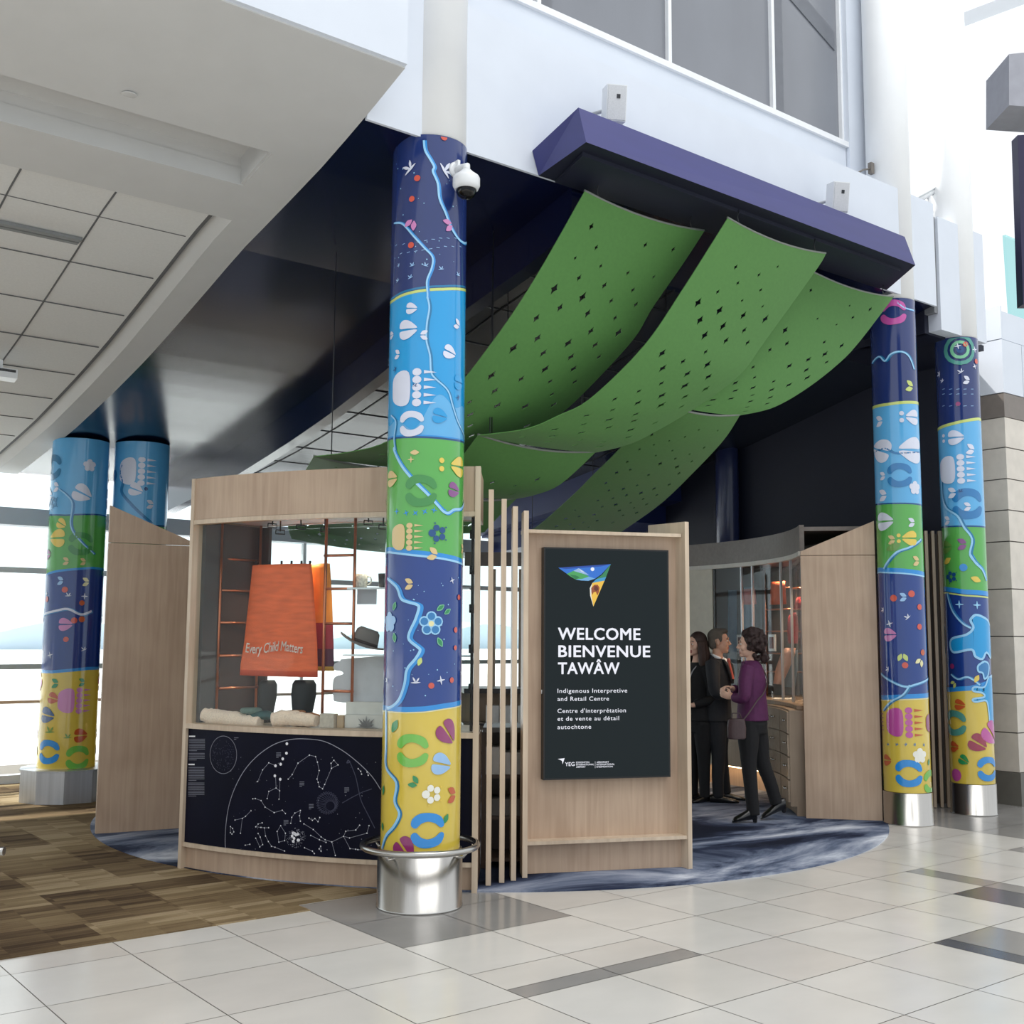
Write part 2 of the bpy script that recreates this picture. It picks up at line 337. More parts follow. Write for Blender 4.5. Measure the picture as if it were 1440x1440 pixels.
# ------------------------------------------------------------------ the setting: floor
KC = (6.997, 9.263)          # centre of the round kiosk
T = 0.614; X0 = 4.732
fl = MB()
fl.face([(-8, -9, -0.003), (22, -9, -0.003), (22, 16, -0.003), (-8, 16, -0.003)], 0)
def tile(x0, x1, y0, y1, mi):
    g = 0.0026; fl.face([(x0+g, y0+g, 0), (x1-g, y0+g, 0), (x1-g, y1-g, 0), (x0+g, y1-g, 0)], mi)
rt = random.Random(3)
for k in range(-18, 26):
    xa = X0+T*k; xb = xa+T
    off = k in (-2, -1)
    ys = [4.98+0.6155*j for j in range(-20, 16)]
    if off: ys = [y for y in ys if y < 4.4]+[4.513, 4.821, 5.444, 6.06, 6.676]+[6.676+0.6155*j for j in range(1, 12)]
    for ya, yb in zip(ys, ys[1:]):
        mi = rt.choice((1, 1, 2, 3, 3)); cx, cy = (xa+xb)/2, (ya+yb)/2
        if off and (4.3 < ya < 4.45 or 5.4 < ya < 6.6): mi = 4
        xx = [(xa, xb, mi)]
        if cx > 9.9 and 4.9 < cy < 7.2: xx = [(xa, xb, 4)]
        if xa < 7.585 < xb and yb < 5.1:                       # the slate and grey inlay strips at the right
            xx = [(xa, min(7.31, xb), mi)] if xa < 7.3 else []
            xx = [(xa, 7.585, 5 if yb < 4.5 else mi), (7.585, xb, 4)]
        elif xa < 7.4 < xb and yb < 4.5: xx = [(xa, xb, mi)]
        if xa < 6.2 < xb and yb < 3.9: xx = [(xa, 6.11, 5), (6.11, xb, 4)]
        if xa < 9.1 < xb and yb < 5.1: xx = [(xa, 9.25, 4), (9.25, xb, mi)]
        for p, q, mm in xx: tile(p, q, ya, yb, mm)
struct(fl.build('floor', [grout, tA, tB, tC, tG, tD]))

cp = MB(); cp.prism([(-8, 6.51), (3.504, 6.51), (3.504, 6.69), (5.2, 6.69), (5.2, 12.5), (11.4, 12.5), (11.4, 13.95), (-8, 13.95)], -0.002, 0.006)
tag(cp.build('carpet', carpet_mat('brown_block_carpet')), 'brown and tan carpet with a broken block pattern, left of the kiosk', 'carpet')
rg = MB(); rg.prism([(KC[0]+3.78*math.cos(2*PI*i/160), KC[1]+3.78*math.sin(2*PI*i/160)) for i in range(160)], -0.001, 0.011)
tag(rg.build('rug', rug_mat('streaked_blue_carpet')), 'round blue and grey streaked carpet under the kiosk', 'carpet')

# ------------------------------------------------------------------ the setting: ceilings (a gently vaulted roof that comes down to the left windows)
ZT = [(5.55, 5.17), (6.05, 5.02), (6.6, 4.88), (7.15, 4.77), (7.9, 4.63), (8.55, 4.465), (9.2, 4.305), (9.8, 4.165), (10.5, 4.03), (11.15, 3.92), (11.8, 3.815), (12.45, 3.735), (13.3, 3.64), (13.98, 3.57)]
def zr(y): return lerp_tab(ZT, y)
def vault(mb, x0, x1, y0, y1, dz=0.0, th=0.12, mi=0, n=None, edge=None):
    n = n or max(1, int((y1-y0)/0.3)); v = []; f = []
    for i in range(n+1):
        y = y0+(y1-y0)*i/n; z = zr(y)+dz; a = x0; b = x1 if edge is None else edge(y)
        v += [(a, y, z), (b, y, z), (b, y, z+th), (a, y, z+th)]
    for i in range(n):
        for j in range(4): f.append([i*4+j, i*4+(j+1) % 4, i*4+4+(j+1) % 4, i*4+4+j])
    f += [[3, 2, 1, 0], [4*n, 4*n+1, 4*n+2, 4*n+3]]
    mb.mesh(v, f, mi)
XE = 3.52
c = MB()
vault(c, -4, XE, 5.6, 6.64); vault(c, 3.15, XE, 6.64, 7.07); vault(c, -4, XE, 7.07, 7.52); vault(c, 3.27, XE, 7.52, 13.95)
vault(c, -4, 3.15, 6.62, 7.09, dz=0.2, th=0.06)
for y in (6.62, 7.09): c.box((-0.42, y, zr(y)+0.13), (7.15, 0.03, 0.24))
vault(c, 3.13, 3.2, 6.6, 7.11, dz=.006, th=.3)
# tile field set a little higher, its bright return strip
vault(c, -4, 3.12, 7.52, 13.95, dz=0.035, th=0.05, mi=1)
n = 24; v = []; f = []
for i in range(n+1):
    y = 7.5+(13.95-7.5)*i/n; v += [(3.15, y, zr(y)+0.075), (3.27, y, zr(y)+0.002)]
for i in range(n): f.append([2*i, 2*i+1, 2*i+3, 2*i+2])
c.mesh(v, f, 0)
struct(c.build('ceiling', [plaster, tile_white]))
j = MB()
for x in (2.45, 1.83, 1.21):
    for i in range(20):
        y = 7.54+i*0.32; y2 = min(13.9, y+0.32)
        j.hexa([(x-.006, y, zr(y)+.03), (x+.006, y, zr(y)+.03), (x+.006, y2, zr(y2)+.03), (x-.006, y2, zr(y2)+.03)], [(x-.006, y, zr(y)+.05), (x+.006, y, zr(y)+.05), (x+.006, y2, zr(y2)+.05), (x-.006, y2, zr(y2)+.05)])
for y in (7.93, 8.57, 9.21, 9.83, 10.48, 11.15, 11.78, 12.44, 13.05):
    j.box((0.7, y, zr(y)+.04), (4.78, 0.011, 0.02))
for i in range(22):
    y = 7.52+i*0.29; y2 = y+0.29
    j.hexa([(3.12, y, zr(y)+.036), (3.15, y, zr(y)+.036), (3.15, y2, zr(y2)+.036), (3.12, y2, zr(y2)+.036)], [(3.12, y, zr(y)+.08), (3.15, y, zr(y)+.08), (3.15, y2, zr(y2)+.08), (3.12, y2, zr(y2)+.08)])
struct(j.build('trim_1', mat('ceiling_shadow_joint', (96, 97, 98), 0.8)))
# dark glossy soffit, dropped beams and dark tiled ceiling inside
d = MB()
vault(d, XE+0.005, 5.3, 6.09, 13.95, dz=0.015)
vault(d, 5.302, 5.44, 6.1, 13.95, dz=-0.32, th=0.46, mi=0)
vault(d, 5.43, 10.1, 6.09, 6.9, dz=0.015, mi=0)

struct(d.build('ceiling', [navy_gloss]))
d = MB(); vault(d, 5.42, 10.1, 6.97, 13.95, dz=0.02); vault(d, 10.1, 11.49, 6.97, 13.95, dz=0.03)
struct(d.build('ceiling', [mat('dark_ceiling_tile', (34, 40, 52), 0.24, var=0.1, scale=8)]))
j = MB()
for x in (6.03, 6.65, 7.27, 7.89, 8.51, 9.13, 9.75):
    for i in range(24):
        y = 6.95+i*0.29; y2 = y+0.29
        j.hexa([(x-.007, y, zr(y)+.014), (x+.007, y, zr(y)+.014), (x+.007, y2, zr(y2)+.014), (x-.007, y2, zr(y2)+.014)], [(x-.007, y, zr(y)+.03), (x+.007, y, zr(y)+.03), (x+.007, y2, zr(y2)+.03), (x-.007, y2, zr(y2)+.03)])
for i in range(11):
    y = 7.3+i*0.62; j.box((7.76, y, zr(y)+.024), (4.6, 0.014, 0.02))
struct(j.build('trim_2', blackline))
bm_ = MB(); vault(bm_, 10.1, 10.3, 10.9, 13.95, dz=-0.33, th=0.5, mi=0); vault(bm_, 10.3, 11.5, 10.9, 13.95, dz=-0.36, th=0.5, mi=0)
vault(bm_, 10.42, 11.5, 11.2, 13.95, dz=-0.62, th=0.4, mi=0)
struct(bm_.build('trim_3', [navy_mid]))

# ------------------------------------------------------------------ the setting: walls
wf = MB()
wf.prism([(3.53, 6.06), (10.08, 6.06), (10.08, 6.085), (3.53, 6.085)], 5.005, 6.065)
wf.prism([(3.53, 6.09), (9.9, 6.09), (9.9, 6.49), (3.53, 6.49)], 6.02, 6.06)
# white block at the left with its front face and end
wf.hexa([(-4, 5.575, 5.172), (XE, 5.575, 5.172), (XE, 6.06, 5.03), (-4, 6.06, 5.03)], [(-4, 5.575, 9), (XE, 5.575, 9), (XE, 6.06, 9), (-4, 6.06, 9)])
# wall above with the clerestory opening
wf.prism([(3.53, 6.5), (9.27, 6.5), (9.27, 6.62), (3.53, 6.62)], 6.0, 6.585)
wf.prism([(9.28, 6.46), (9.9, 6.46), (9.9, 6.62), (9.28, 6.62)], 6.0, 10.5)
struct(wf.build('wall_front', white_paint))
wp = MB(); wp.prism([(10.15, 6.06), (11.0, 6.06), (11.0, 6.2), (10.15, 6.2)], 4.78, 5.95); wp.prism([(10.085, 6.09), (10.145, 6.09), (10.145, 6.2), (10.085, 6.2)], 4.95, 5.95, 1)
wp.prism([(10.1, 6.205), (11.2, 6.205), (11.2, 6.6), (11.49, 6.6), (11.49, 7.7), (10.1, 7.7)], 4.76, 4.82, 2); wp.prism([(10.08, 6.2), (10.15, 6.2), (10.15, 7.0), (10.08, 7.0)], 4.76, 5.1, 2)
struct(wp.build('wall_front_return', [white_paint, mat('shadow_gap', (120, 122, 126), 0.6), navy_mat]))
# clerestory window
wg = MB(); wg.prism([(3.6, 6.56), (9.28, 6.56), (9.28, 6.58), (3.6, 6.58)], 6.60, 10.5)
win = struct(wg.build('window_1', clerestory))
fr = MB()
for x in (3.9, 5.33, 6.8, 8.2, 9.27): fr.prism([(x-.02, 6.52), (x+.02, 6.52), (x+.02, 6.57), (x-.02, 6.57)], 6.58, 10.5)
fr.prism([(3.6, 6.47), (9.3, 6.47), (9.3, 6.57), (3.6, 6.57)], 6.575, 6.63)
fr.build('window_frame', window_frame_mat, win)
dk = MB()
for x in (5.41, 8.30): dk.prism([(x-.05, 6.545), (x+.07, 6.545), (x+.07, 6.562), (x-.05, 6.562)], 6.63, 10.5)
dk.hexa([(5.4, 6.548, 9.2), (9.2, 6.548, 7.6), (9.2, 6.56, 7.6), (5.4, 6.56, 9.2)], [(5.4, 6.548, 9.4), (9.2, 6.548, 7.8), (9.2, 6.56, 7.8), (5.4, 6.56, 9.4)])
dk.build('roof_truss', mat('blind_bar_grey', (104, 107, 114), 0.4), win)
# beam over the right-hand columns
bmw = MB(); bmw.bar(tuple(at_z(1310, 30, 8.9)), tuple(at_z(1520, -50, 8.9)), 0.3, 0.25)
struct(bmw.build('trim_4', white_paint))

# stone pier and navy wall on the right
joints = [0.336, 0.743, 1.144, 1.742, 2.241, 2.745, 3.079, 3.415, 3.753, 4.085]
pr = MB(); JX, JY = 11.5, 6.17
def stone(x0, x1, y0, y1, z0, z1, mi): pr.prism([(x0, y0), (x1, y0), (x1, y1), (x0, y1)], z0, z1, mi)
stone(JX-.02, 16, JY-.02, 6.6, 0, 0.336, 3)
for a, b in zip(joints, joints[1:]): stone(JX, 11.93, JY, 6.6, a+.006, b-.006, 0); stone(11.94, 16, JY+.001, 6.6, a+.006, b-.006, 0)
stone(JX+.01, 16, JY+.01, 6.59, 0.3, 4.085, 1)
stone(JX-.005, 16, JY-.005, 6.6, 4.085, 4.342, 2)
stone(JX-.01, 11.9, JY-.01, 6.6, 4.35, 4.93, 4); stone(11.91, 14.5, JY-.01, 6.6, 4.35, 4.93, 4); stone(JX-.01, 11.49+.02, JY-.01, 6.6, 4.94, 5.3, 4)
stone(11.52, 14.5, JY, 6.6, 4.94, 5.25, 4)
struct(pr.build('wall_right', [mat('stone_cladding', (205, 198, 188), 0.5, var=0.07, scale=7), mat('stone_joint', (88, 84, 80), 0.8), mat('bronze_band', (120, 112, 106), 0.45), mat('stone_plinth', (104, 102, 96), 0.4), white_paint]))
wr = MB(); wr.prism([(11.5, 6.62), (11.62, 6.62), (11.62, 13.95), (11.5, 13.95)], 0, 4.8)
struct(wr.build('wall_right', navy_mat))

# glazed wall at the back left, with the pale view beyond
wl = MB(); YW = 14.0
wl.box((2, YW, 3.07), (27, 0.25, 0.2)); wl.box((2, YW, 0.05), (27, 0.14, 0.1))
win2 = struct(wl.build('window_2', white_paint))
g = MB(); g.box((2, YW+.02, 1.8), (27, 0.012, 3.5)); g.build('glass_pane', clear_glass, win2)
g = MB(); g.box((2, YW, 2.45), (27, 0.08, 0.065))
for x in (-6, -3.6, -1.2, 1.1, 4.9, 7.3, 9.7): g.box((x, YW, 1.6), (0.045, 0.06, 3.0))
g.build('mullion', window_frame_mat, win2)
g = MB(); g.box((2, YW-.12, 0.93), (27, 0.04, 0.035)); g.build('rail', mat('oak_rail', (206, 180, 160), 0.4), win2)
g = MB(); g.box((2, YW-.02, 1.33), (27, 0.03, 0.06)); g.build('transom', mat('pale_transom', (176, 188, 194), 0.4), win2)
gs = MB(); gs.box((2, 15.4, 3.185), (7.4, 0.05, 0.06)); gs.build('air_diffuser_slot', mat('slot_grey', (120, 116, 112), 0.6), win2)
ex = MB(); ex.face([(-400, 16.2, -4.5), (600, 16.2, -4.5), (600, 700, -4.5), (-400, 700, -4.5)])
tag(ex.build('apron', mat('snowy_apron', (244, 248, 250), 0.8, var=0.03, scale=0.05)), 'pale airfield apron seen through the left windows', 'ground', kind='structure')
hl = MB(); rh = random.Random(5); pv = None; v = []; f = []
for i in range(81):
    x = -250+i*10; h = 4+3.0*math.sin(i*0.33)+2.2*math.sin(i*0.81+1)
    v += [(x, 500, -4.5), (x, 500, h), (x, 540, h+2), (x, 560, -4.5)]
for i in range(80):
    for k in range(3): f.append([i*4+k, i*4+4+k, i*4+5+k, i*4+1+k])
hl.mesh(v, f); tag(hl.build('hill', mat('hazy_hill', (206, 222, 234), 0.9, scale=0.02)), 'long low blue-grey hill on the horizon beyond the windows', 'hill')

# ------------------------------------------------------------------ graphics wrapped on round things
PAL = dict(navy=(34, 52, 108), deep=(26, 58, 132), cyan=(24, 152, 216), sky=(92, 172, 224), green=(88, 170, 78), yellow=(214, 188, 74), teal=(24, 116, 166), lime=(196, 210, 120),
           line=(150, 204, 240), blue=(48, 140, 214), lilac=(212, 216, 232), orange=(206, 84, 66), pink=(202, 130, 184), tan=(216, 190, 134), gold=(226, 198, 84), purple=(134, 74, 136),
           plum=(140, 44, 104), magenta=(188, 80, 158), leaf=(40, 138, 82), mint=(120, 190, 150), pale=(150, 190, 232), bright=(38, 140, 216), rust=(190, 86, 42), white=(236, 236, 226),
           dkblue=(16, 72, 128), lgreen=(112, 186, 74), olive=(104, 150, 70), aqua=(80, 150, 140), dgreen=(62, 140, 70), mid=(44, 120, 180), wine=(150, 40, 72), cream=(228, 222, 170))
PKEYS = list(PAL)
PMATS = [mat('wrap_print_'+k, PAL[k], 0.16, var=0.03, scale=3, coat=0.6) for k in PKEYS]
PI_ = {k: i for i, k in enumerate(PKEYS)}
def closed_smooth(p, k=4):
    n = len(p); out = []
    for i in range(n):
        a, b, c, d = [Vector((q[0], q[1], 0)) for q in (p[i-1], p[i], p[(i+1) % n], p[(i+2) % n])]
        for j in range(k):
            t = j/k; q = 0.5*((2*b)+(c-a)*t+(2*a-5*b+4*c-d)*t*t+(3*b-a-3*c+d)*t**3); out.append((q.x, q.y))
    return out
def circ(x, y, r, n=14, ry=None): return [(x+r*math.cos(2*PI*i/n), y+(ry or r)*math.sin(2*PI*i/n)) for i in range(n)]
def lobe_leaf(x, y, l, w_, a):
    p = [(-.5, 0), (-.25, .36), (.05, .5), (.3, .3), (.5, 0), (.3, -.3), (.05, -.5), (-.25, -.36)]
    ca, sa = math.cos(a), math.sin(a); p = [(q[0]*l, q[1]*w_) for q in p]
    return closed_smooth([(x+q[0]*ca-q[1]*sa, y+q[0]*sa+q[1]*ca) for q in p], 3)
LOBE = [(.52, .05), (.3, .3), (.05, .46), (-.22, .5), (-.42, .38), (-.48, .18), (-.4, .07), (0, .05)]
BEAN = [(-.5, .14), (-.46, .34), (-.22, .5), (.14, .5), (.42, .38), (.52, .14), (.4, .07), (.22, .2), (0, .26), (-.2, .2), (-.36, .06)]
def motif(kind, col, col2=None):
    if kind == 'hoof': return [(col, closed_smooth(LOBE, 3)), (col, closed_smooth([(x, -y) for x, y in LOBE], 3))]
    if kind == 'vee': return [(col, lobe_leaf(0, .25, .75, .42, -.45)), (col, lobe_leaf(0, -.25, .75, .42, .45))]
    if kind == 'bean': return [(col, closed_smooth(BEAN, 3)), (col, closed_smooth([(x, -y) for x, y in BEAN], 3))]
    if kind == 'bear':
        out = [(col, closed_smooth([(-.62, -.3), (-.66, .0), (-.62, .3), (-.35, .46), (-.1, .4), (-.05, 0), (-.1, -.4), (-.35, -.46)], 3))]
        for i in range(5): y = -.4+.2*i; out += [(col, circ(.12, y, .12, 12, .1)), (col2 or col, [(.3, y-.045), (.62, y), (.3, y+.045)])]
        return out
    if kind == 'paw':
        out = []
        for i in range(5):
            a = 2*PI*i/5+PI; r = .3 if i else .32; out.append((col, circ(r*math.cos(a), r*math.sin(a), .2 if i == 0 else .17, 12)))
            if i: out.append((col2 or col, circ(.56*math.cos(a), .56*math.sin(a), .045, 8)))
        return out
    if kind == 'flower':
        out = []
        for i in range(5):
            a = 2*PI*i/5+PI/2; out.append((col, circ(.3*math.cos(a), .3*math.sin(a), .23, 14)))
        out.append((col, circ(0, 0, .2, 12)))
        if col2:
            for i in range(5):
                a = 2*PI*i/5+PI/2; out.append((col2+'+', circ(.31*math.cos(a), .31*math.sin(a), .16, 12)))
            out.append(('cream+', circ(0, 0, .12, 10)))
        return out
    if kind == 'bird': return [(col, lobe_leaf(0, -.05, 1.0, .17, .05)), (col, lobe_leaf(-.14, .22, .62, .19, 2.1)), (col, lobe_leaf(.2, .2, .55, .17, 1.0))]
    if kind == 'plus': return [(col, lobe_leaf(0, 0, 1.0, .2, 0)), (col, lobe_leaf(0, 0, 1.0, .2, PI/2))]
    if kind == 'dot': return [(col, circ(0, 0, .5, 14))]
    if kind == 'leaf': return [(col, lobe_leaf(0, 0, 1.0, .55, 0))]+([(col2+'+', lobe_leaf(0, 0, .78, .36, 0))] if col2 else [])
    if kind == 'dash': return [(col, [(-.5, -.08), (.5, -.08), (.5, .08), (-.5, .08)])]
    if kind == 'twodots': return [(col, circ(0, .3, .2, 10)), (col, circ(0, -.3, .2, 10))]
    if kind == 'swirl':
        out = []
        for ra, rb, cc in ((.5, .38, 'aqua'), (.3, .2, 'mint'), (.12, .02, 'dkblue')):
            for i in range(16):
                a, b = 2*PI*i/16, 2*PI*(i+1)/16
                out.append((cc, [(ra*math.cos(a), ra*math.sin(a)), (ra*math.cos(b), ra*math.sin(b)), (rb*math.cos(b), rb*math.sin(b)), (rb*math.cos(a), rb*math.sin(a))]))
        return out
    return []
def clip_u(poly, a, keep_greater):
    out = []
    for i in range(len(poly)):
        p, q = poly[i], poly[(i+1) % len(poly)]; ip = (p[0] >= a) == keep_greater or p[0] == a; iq = (q[0] >= a) == keep_greater or q[0] == a
        if ip: out.append(p)
        if ip != iq and q[0] != p[0]:
            t = (a-p[0])/(q[0]-p[0]); out.append((a, p[1]+(q[1]-p[1])*t))
    return out
class Wrap:
    """unwrapped drawing surface of a cylinder: u runs round it (0 faces the concourse), z is height"""
    def __init__(s, c, r, seg, face_to=(0, 0), both=True, step=0.0009):
        s.c = c; s.r = r; s.du = 2*PI*r/seg; s.seg = seg; s.th0 = math.atan2(face_to[1]-c[1], face_to[0]-c[0]); s.mb = MB(); s.both = both; s.lay = {}; s.step = step
        s.mpp = (math.hypot(*c)-r)/FPX*0.995
    def uz(s, px, py):
        P = at_cyl(px, py, s.c, s.r); a = math.atan2(P.y-s.c[1], P.x-s.c[0])-s.th0
        while a > PI: a -= 2*PI
        while a < -PI: a += 2*PI
        return (a*s.r, P.z)
    def p3(s, u, z, e): a = s.th0+u/s.r; return (s.c[0]+(s.r+e)*math.cos(a), s.c[1]+(s.r+e)*math.sin(a), z)
    def poly(s, pts, mi, e, zlim=None):
        for sh in ((0, PI*s.r) if s.both else (0,)):
            q = [(p[0]+sh, p[1]) for p in pts]; k0 = math.floor(min(p[0] for p in q)/s.du); k1 = math.ceil(max(p[0] for p in q)/s.du)
            for k in range(k0, k1):
                t = clip_u(clip_u(q, k*s.du, True), (k+1)*s.du, False)
                if zlim: t = [(a, min(max(b, zlim[0]), zlim[1])) for a, b in t]
                t2 = []
                for p in t:
                    if not t2 or abs(p[0]-t2[-1][0])+abs(p[1]-t2[-1][1]) > 1e-6: t2.append(p)
                if len(t2) > 2 and abs(t2[0][0]-t2[-1][0])+abs(t2[0][1]-t2[-1][1]) < 1e-6: t2.pop()
                if len(t2) > 2: s.mb.face([s.p3(u, z, e) for u, z in t2], mi, True)
    def stroke(s, pix, w_px, colour, layer, off=(0, 0), k=5, zlim=None, closed=False):
        P = smooth_line([s.uz(*p) for p in pix], k); wd = w_px*s.mpp/2
        P = [(p.x+off[0]*s.mpp, p.y-off[1]*s.mpp) for p in P]; L = []
        for i, p in enumerate(P):
            a, b = P[max(i-1, 0)], P[min(i+1, len(P)-1)]; d = Vector((b[0]-a[0], b[1]-a[1], 0))
            if d.length < 1e-9: d = Vector((1, 0, 0))
            d.normalize(); L.append(((p[0]-d.y*wd, p[1]+d.x*wd), (p[0]+d.y*wd, p[1]-d.x*wd)))
        for (a, b), (c_, d_) in zip(L, L[1:]): s.poly([a, b, d_, c_], PI_[colour], s.step*layer, zlim)
    def put(s, kind, px, py, size, colour, rot=0, col2=None, layer=3, ax=1.0, zlim=None):
        u0, z0 = s.uz(px, py); k = size*s.mpp; a = math.radians(rot); ca, sa = math.cos(a), math.sin(a)
        for cc, pts in motif(kind, colour, col2):
            up = cc.endswith('+'); cc = cc.rstrip('+')
            s.poly([(u0+(x*ca*ax-y*sa)*k, z0+(x*sa*ax+y*ca)*k) for x, y in pts], PI_[cc], s.step*(layer+(1 if up else 0)), zlim)
    def bands(s, z0, z1, bounds, cols):
        """bounds: pixel polylines from the bottom up; cols: one colour per band"""
        fs = []
        half = PI*s.r
        for b in bounds:
            t = sorted(s.uz(*p) for p in b)
            def fn(u, t=t):
                while u > half/1: u -= 2*half
                if t[0][0] <= u <= t[-1][0]: return lerp_tab(t, u)
                zz0, zz1 = t[0][1], t[-1][1]; span = 2*half-(t[-1][0]-t[0][0]); q = (u-t[-1][0])/span if u > t[-1][0] else (u+2*half-t[-1][0])/span
                q = q*q*(3-2*q); return zz1+(zz0-zz1)*q
            fs.append(fn)
        s.fs = fs
        for k in range(-s.seg//2, s.seg//2):
            ua, ub = k*s.du, (k+1)*s.du; za = [z0]+[min(z1, f(ua)) for f in fs]+[z1]; zb = [z0]+[min(z1, f(ub)) for f in fs]+[z1]
            for i, cc in enumerate(cols):
                n = max(1, int(abs(za[i+1]-za[i])/0.4))
                for q in range(n):
                    a0 = za[i]+(za[i+1]-za[i])*q/n; a1 = za[i]+(za[i+1]-za[i])*(q+1)/n; b0 = zb[i]+(zb[i+1]-zb[i])*q/n; b1 = zb[i]+(zb[i+1]-zb[i])*(q+1)/n
                    if abs(a1-a0)+abs(b1-b0) > 1e-6: s.mb.face([s.p3(ua, a0, 0), s.p3(ub, b0, 0), s.p3(ub, b1, 0), s.p3(ua, a1, 0)], PI_[cc], True)
    def edge(s, i, w_px, colour, layer, off_px=0):
        k = s.mpp
        for j in range(-s.seg//2, s.seg//2):
            ua, ub = j*s.du, (j+1)*s.du; a = s.fs[i](ua)-off_px*k; b = s.fs[i](ub)-off_px*k; h = w_px*k/2
            s.mb.face([s.p3(ua, a-h, s.step*layer), s.p3(ub, b-h, s.step*layer), s.p3(ub, b+h, s.step*layer), s.p3(ua, a+h, s.step*layer)], PI_[colour], True)

def column(label, c, r, rb, zb, zt, ring=None, upper=None, shroud=None):
    t = thing('column', label, 'column', (c[0], c[1], 0))
    b = MB()
    if shroud:
        b.lathe([(shroud, 0.0), (shroud, zb-.015), (shroud+.012, zb-.012), (shroud+.012, zb), (r-.02, zb+.002)], c+(0,), n=10, smooth=False)
    else:
        b.lathe([(rb+.004, 0), (rb+.004, 0.012), (rb, 0.014), (rb, zb-.004), (r-.01, zb)], c+(0,), n=64)
    b.build('steel_base', mat('satin_steel_shroud', (196, 198, 202), 0.36, metal=.85, var=.1, scale=5, stretch=(6, 6, .1)) if shroud else steel, t)
    if ring:
        q = MB(); q.tube([(c[0]+ring*math.cos(2*PI*i/64), c[1]+ring*math.sin(2*PI*i/64), 0.378) for i in range(64)], 0.021, 10, closed=True)
        for a in (20, 110, 200, 290):
            a = math.radians(a); q.tube([(c[0]+(rb-.01)*math.cos(a), c[1]+(rb-.01)*math.sin(a), 0.33), (c[0]+(ring-.03)*math.cos(a), c[1]+(ring-.03)*math.sin(a), 0.335), (c[0]+ring*math.cos(a), c[1]+ring*math.sin(a), 0.37)], 0.01, 8)
        q.build('bumper_ring', steel, t)
    if upper:
        q = MB(); q.lathe([(r-.006, zt-.01), (r-.006, upper)], c+(0,), n=64); q.build('upper_shaft', white_shaft, t)
    return t

# --- front column
C1 = (4.13, 6.23)
t = column('front column wrapped in animal tracks, steel base ringed by a bumper rail', C1, 0.255, 0.272, 0.36, 5.02, ring=0.365, upper=11)
W = Wrap(C1, 0.255, 96)
z1 = lambda p: (530+p[0]/6, 180+p[1]/6)
z2 = lambda p: (530+p[0]/6, 400+p[1]/6)
z3 = lambda p: (530+p[0]/6, 600+p[1]/6)
z4 = lambda p: (530+p[0]/6, 800+p[1]/6)
z5 = lambda p: (510+p[0]/4.5, 980+p[1]/4.5)
W.bands(0.362, 5.02, [[z4((60, 1190)), z4((250, 1205)), z4((400, 1200)), z4((560, 1175)), z4((735, 1135))], [z3((105, 1065)), z3((300, 1090)), z3((520, 1115)), z3((745, 1180))],
                      [z2((125, 1305)), z2((280, 1292)), z2((450, 1295)), z2((600, 1310)), z2((765, 1345))], [z1((145, 1445)), z1((230, 1398)), z1((400, 1362)), z1((560, 1352)), z1((775, 1366))]],
        ['yellow', 'deep', 'green', 'sky', 'navy'])
W.edge(0, 7, 'bright', 1, -3); W.edge(0, 1.5, 'cream', 2, 1.5); W.edge(1, 7, 'bright', 1, -5); W.edge(1, 3, 'line', 2, -1); W.edge(2, 3.5, 'dkblue', 1, -1); W.edge(2, 2, 'bright', 2, -3); W.edge(3, 4, 'lime', 2, 1.5); W.edge(3, 3, 'teal', 1, -3)
# upper part of the light band is a stronger blue
for k in range(-48, 48):
    ua, ub = k*W.du, (k+1)*W.du; a = W.fs[3](ua)-.02; b = W.fs[3](ub)-.02
    f = lambda u: 3.15+0.10*math.sin(u*9)+0.05*math.sin(u*23)
    W.mb.face([W.p3(ua, f(ua), W.step), W.p3(ub, f(ub), W.step), W.p3(ub, b, W.step), W.p3(ua, a, W.step)], PI_['cyan'], True)
def river(zf, pts, w=3.6, side=(1.6, 0.3), dark='blue', light='line', layer=4):
    p = [zf(q) for q in pts]; W.stroke(p, w, dark, layer, side); W.stroke(p, w*0.72, light, layer+1, (-side[0]*.3, 0))
river(z1, [(400, 105), (410, 190), (455, 270), (485, 330), (475, 370), (515, 470), (530, 600), (580, 720), (620, 830), (680, 930), (730, 970), (785, 968)], 4.4)
river(z1, [(150, 805), (210, 805), (260, 850), (310, 910), (400, 1010), (470, 1090), (465, 1180), (425, 1290), (430, 1400), (428, 1440)], 3.4)
river(z2, [(430, 110), (445, 200), (425, 330), (420, 470), (450, 600), (460, 740), (500, 800), (600, 900), (640, 1030), (690, 1180), (740, 1340), (755, 1440)], 3.4, dark='teal')
river(z2, [(125, 1105), (165, 1160), (150, 1300), (160, 1400)], 3, dark='teal')
river(z3, [(155, 180), (150, 200), (220, 340), (330, 470), (430, 570), (520, 670), (560, 715), (600, 730), (650, 700), (710, 690), (755, 620)], 5, dark='bright')
river(z4, [(95, 80), (170, 150), (210, 250), (270, 280), (340, 300), (360, 330), (330, 430), (280, 540), (280, 600), (350, 660), (370, 690), (330, 760), (260, 850), (240, 970), (200, 1090), (150, 1150), (95, 1180)], 5.4, (3, .5), dark='bright')
river(z5, [(150, 80), (150, 300), (150, 440), (215, 540), (205, 660), (235, 740), (200, 820), (150, 880), (125, 960)], 5.2, (1.6, 0), dark='teal')
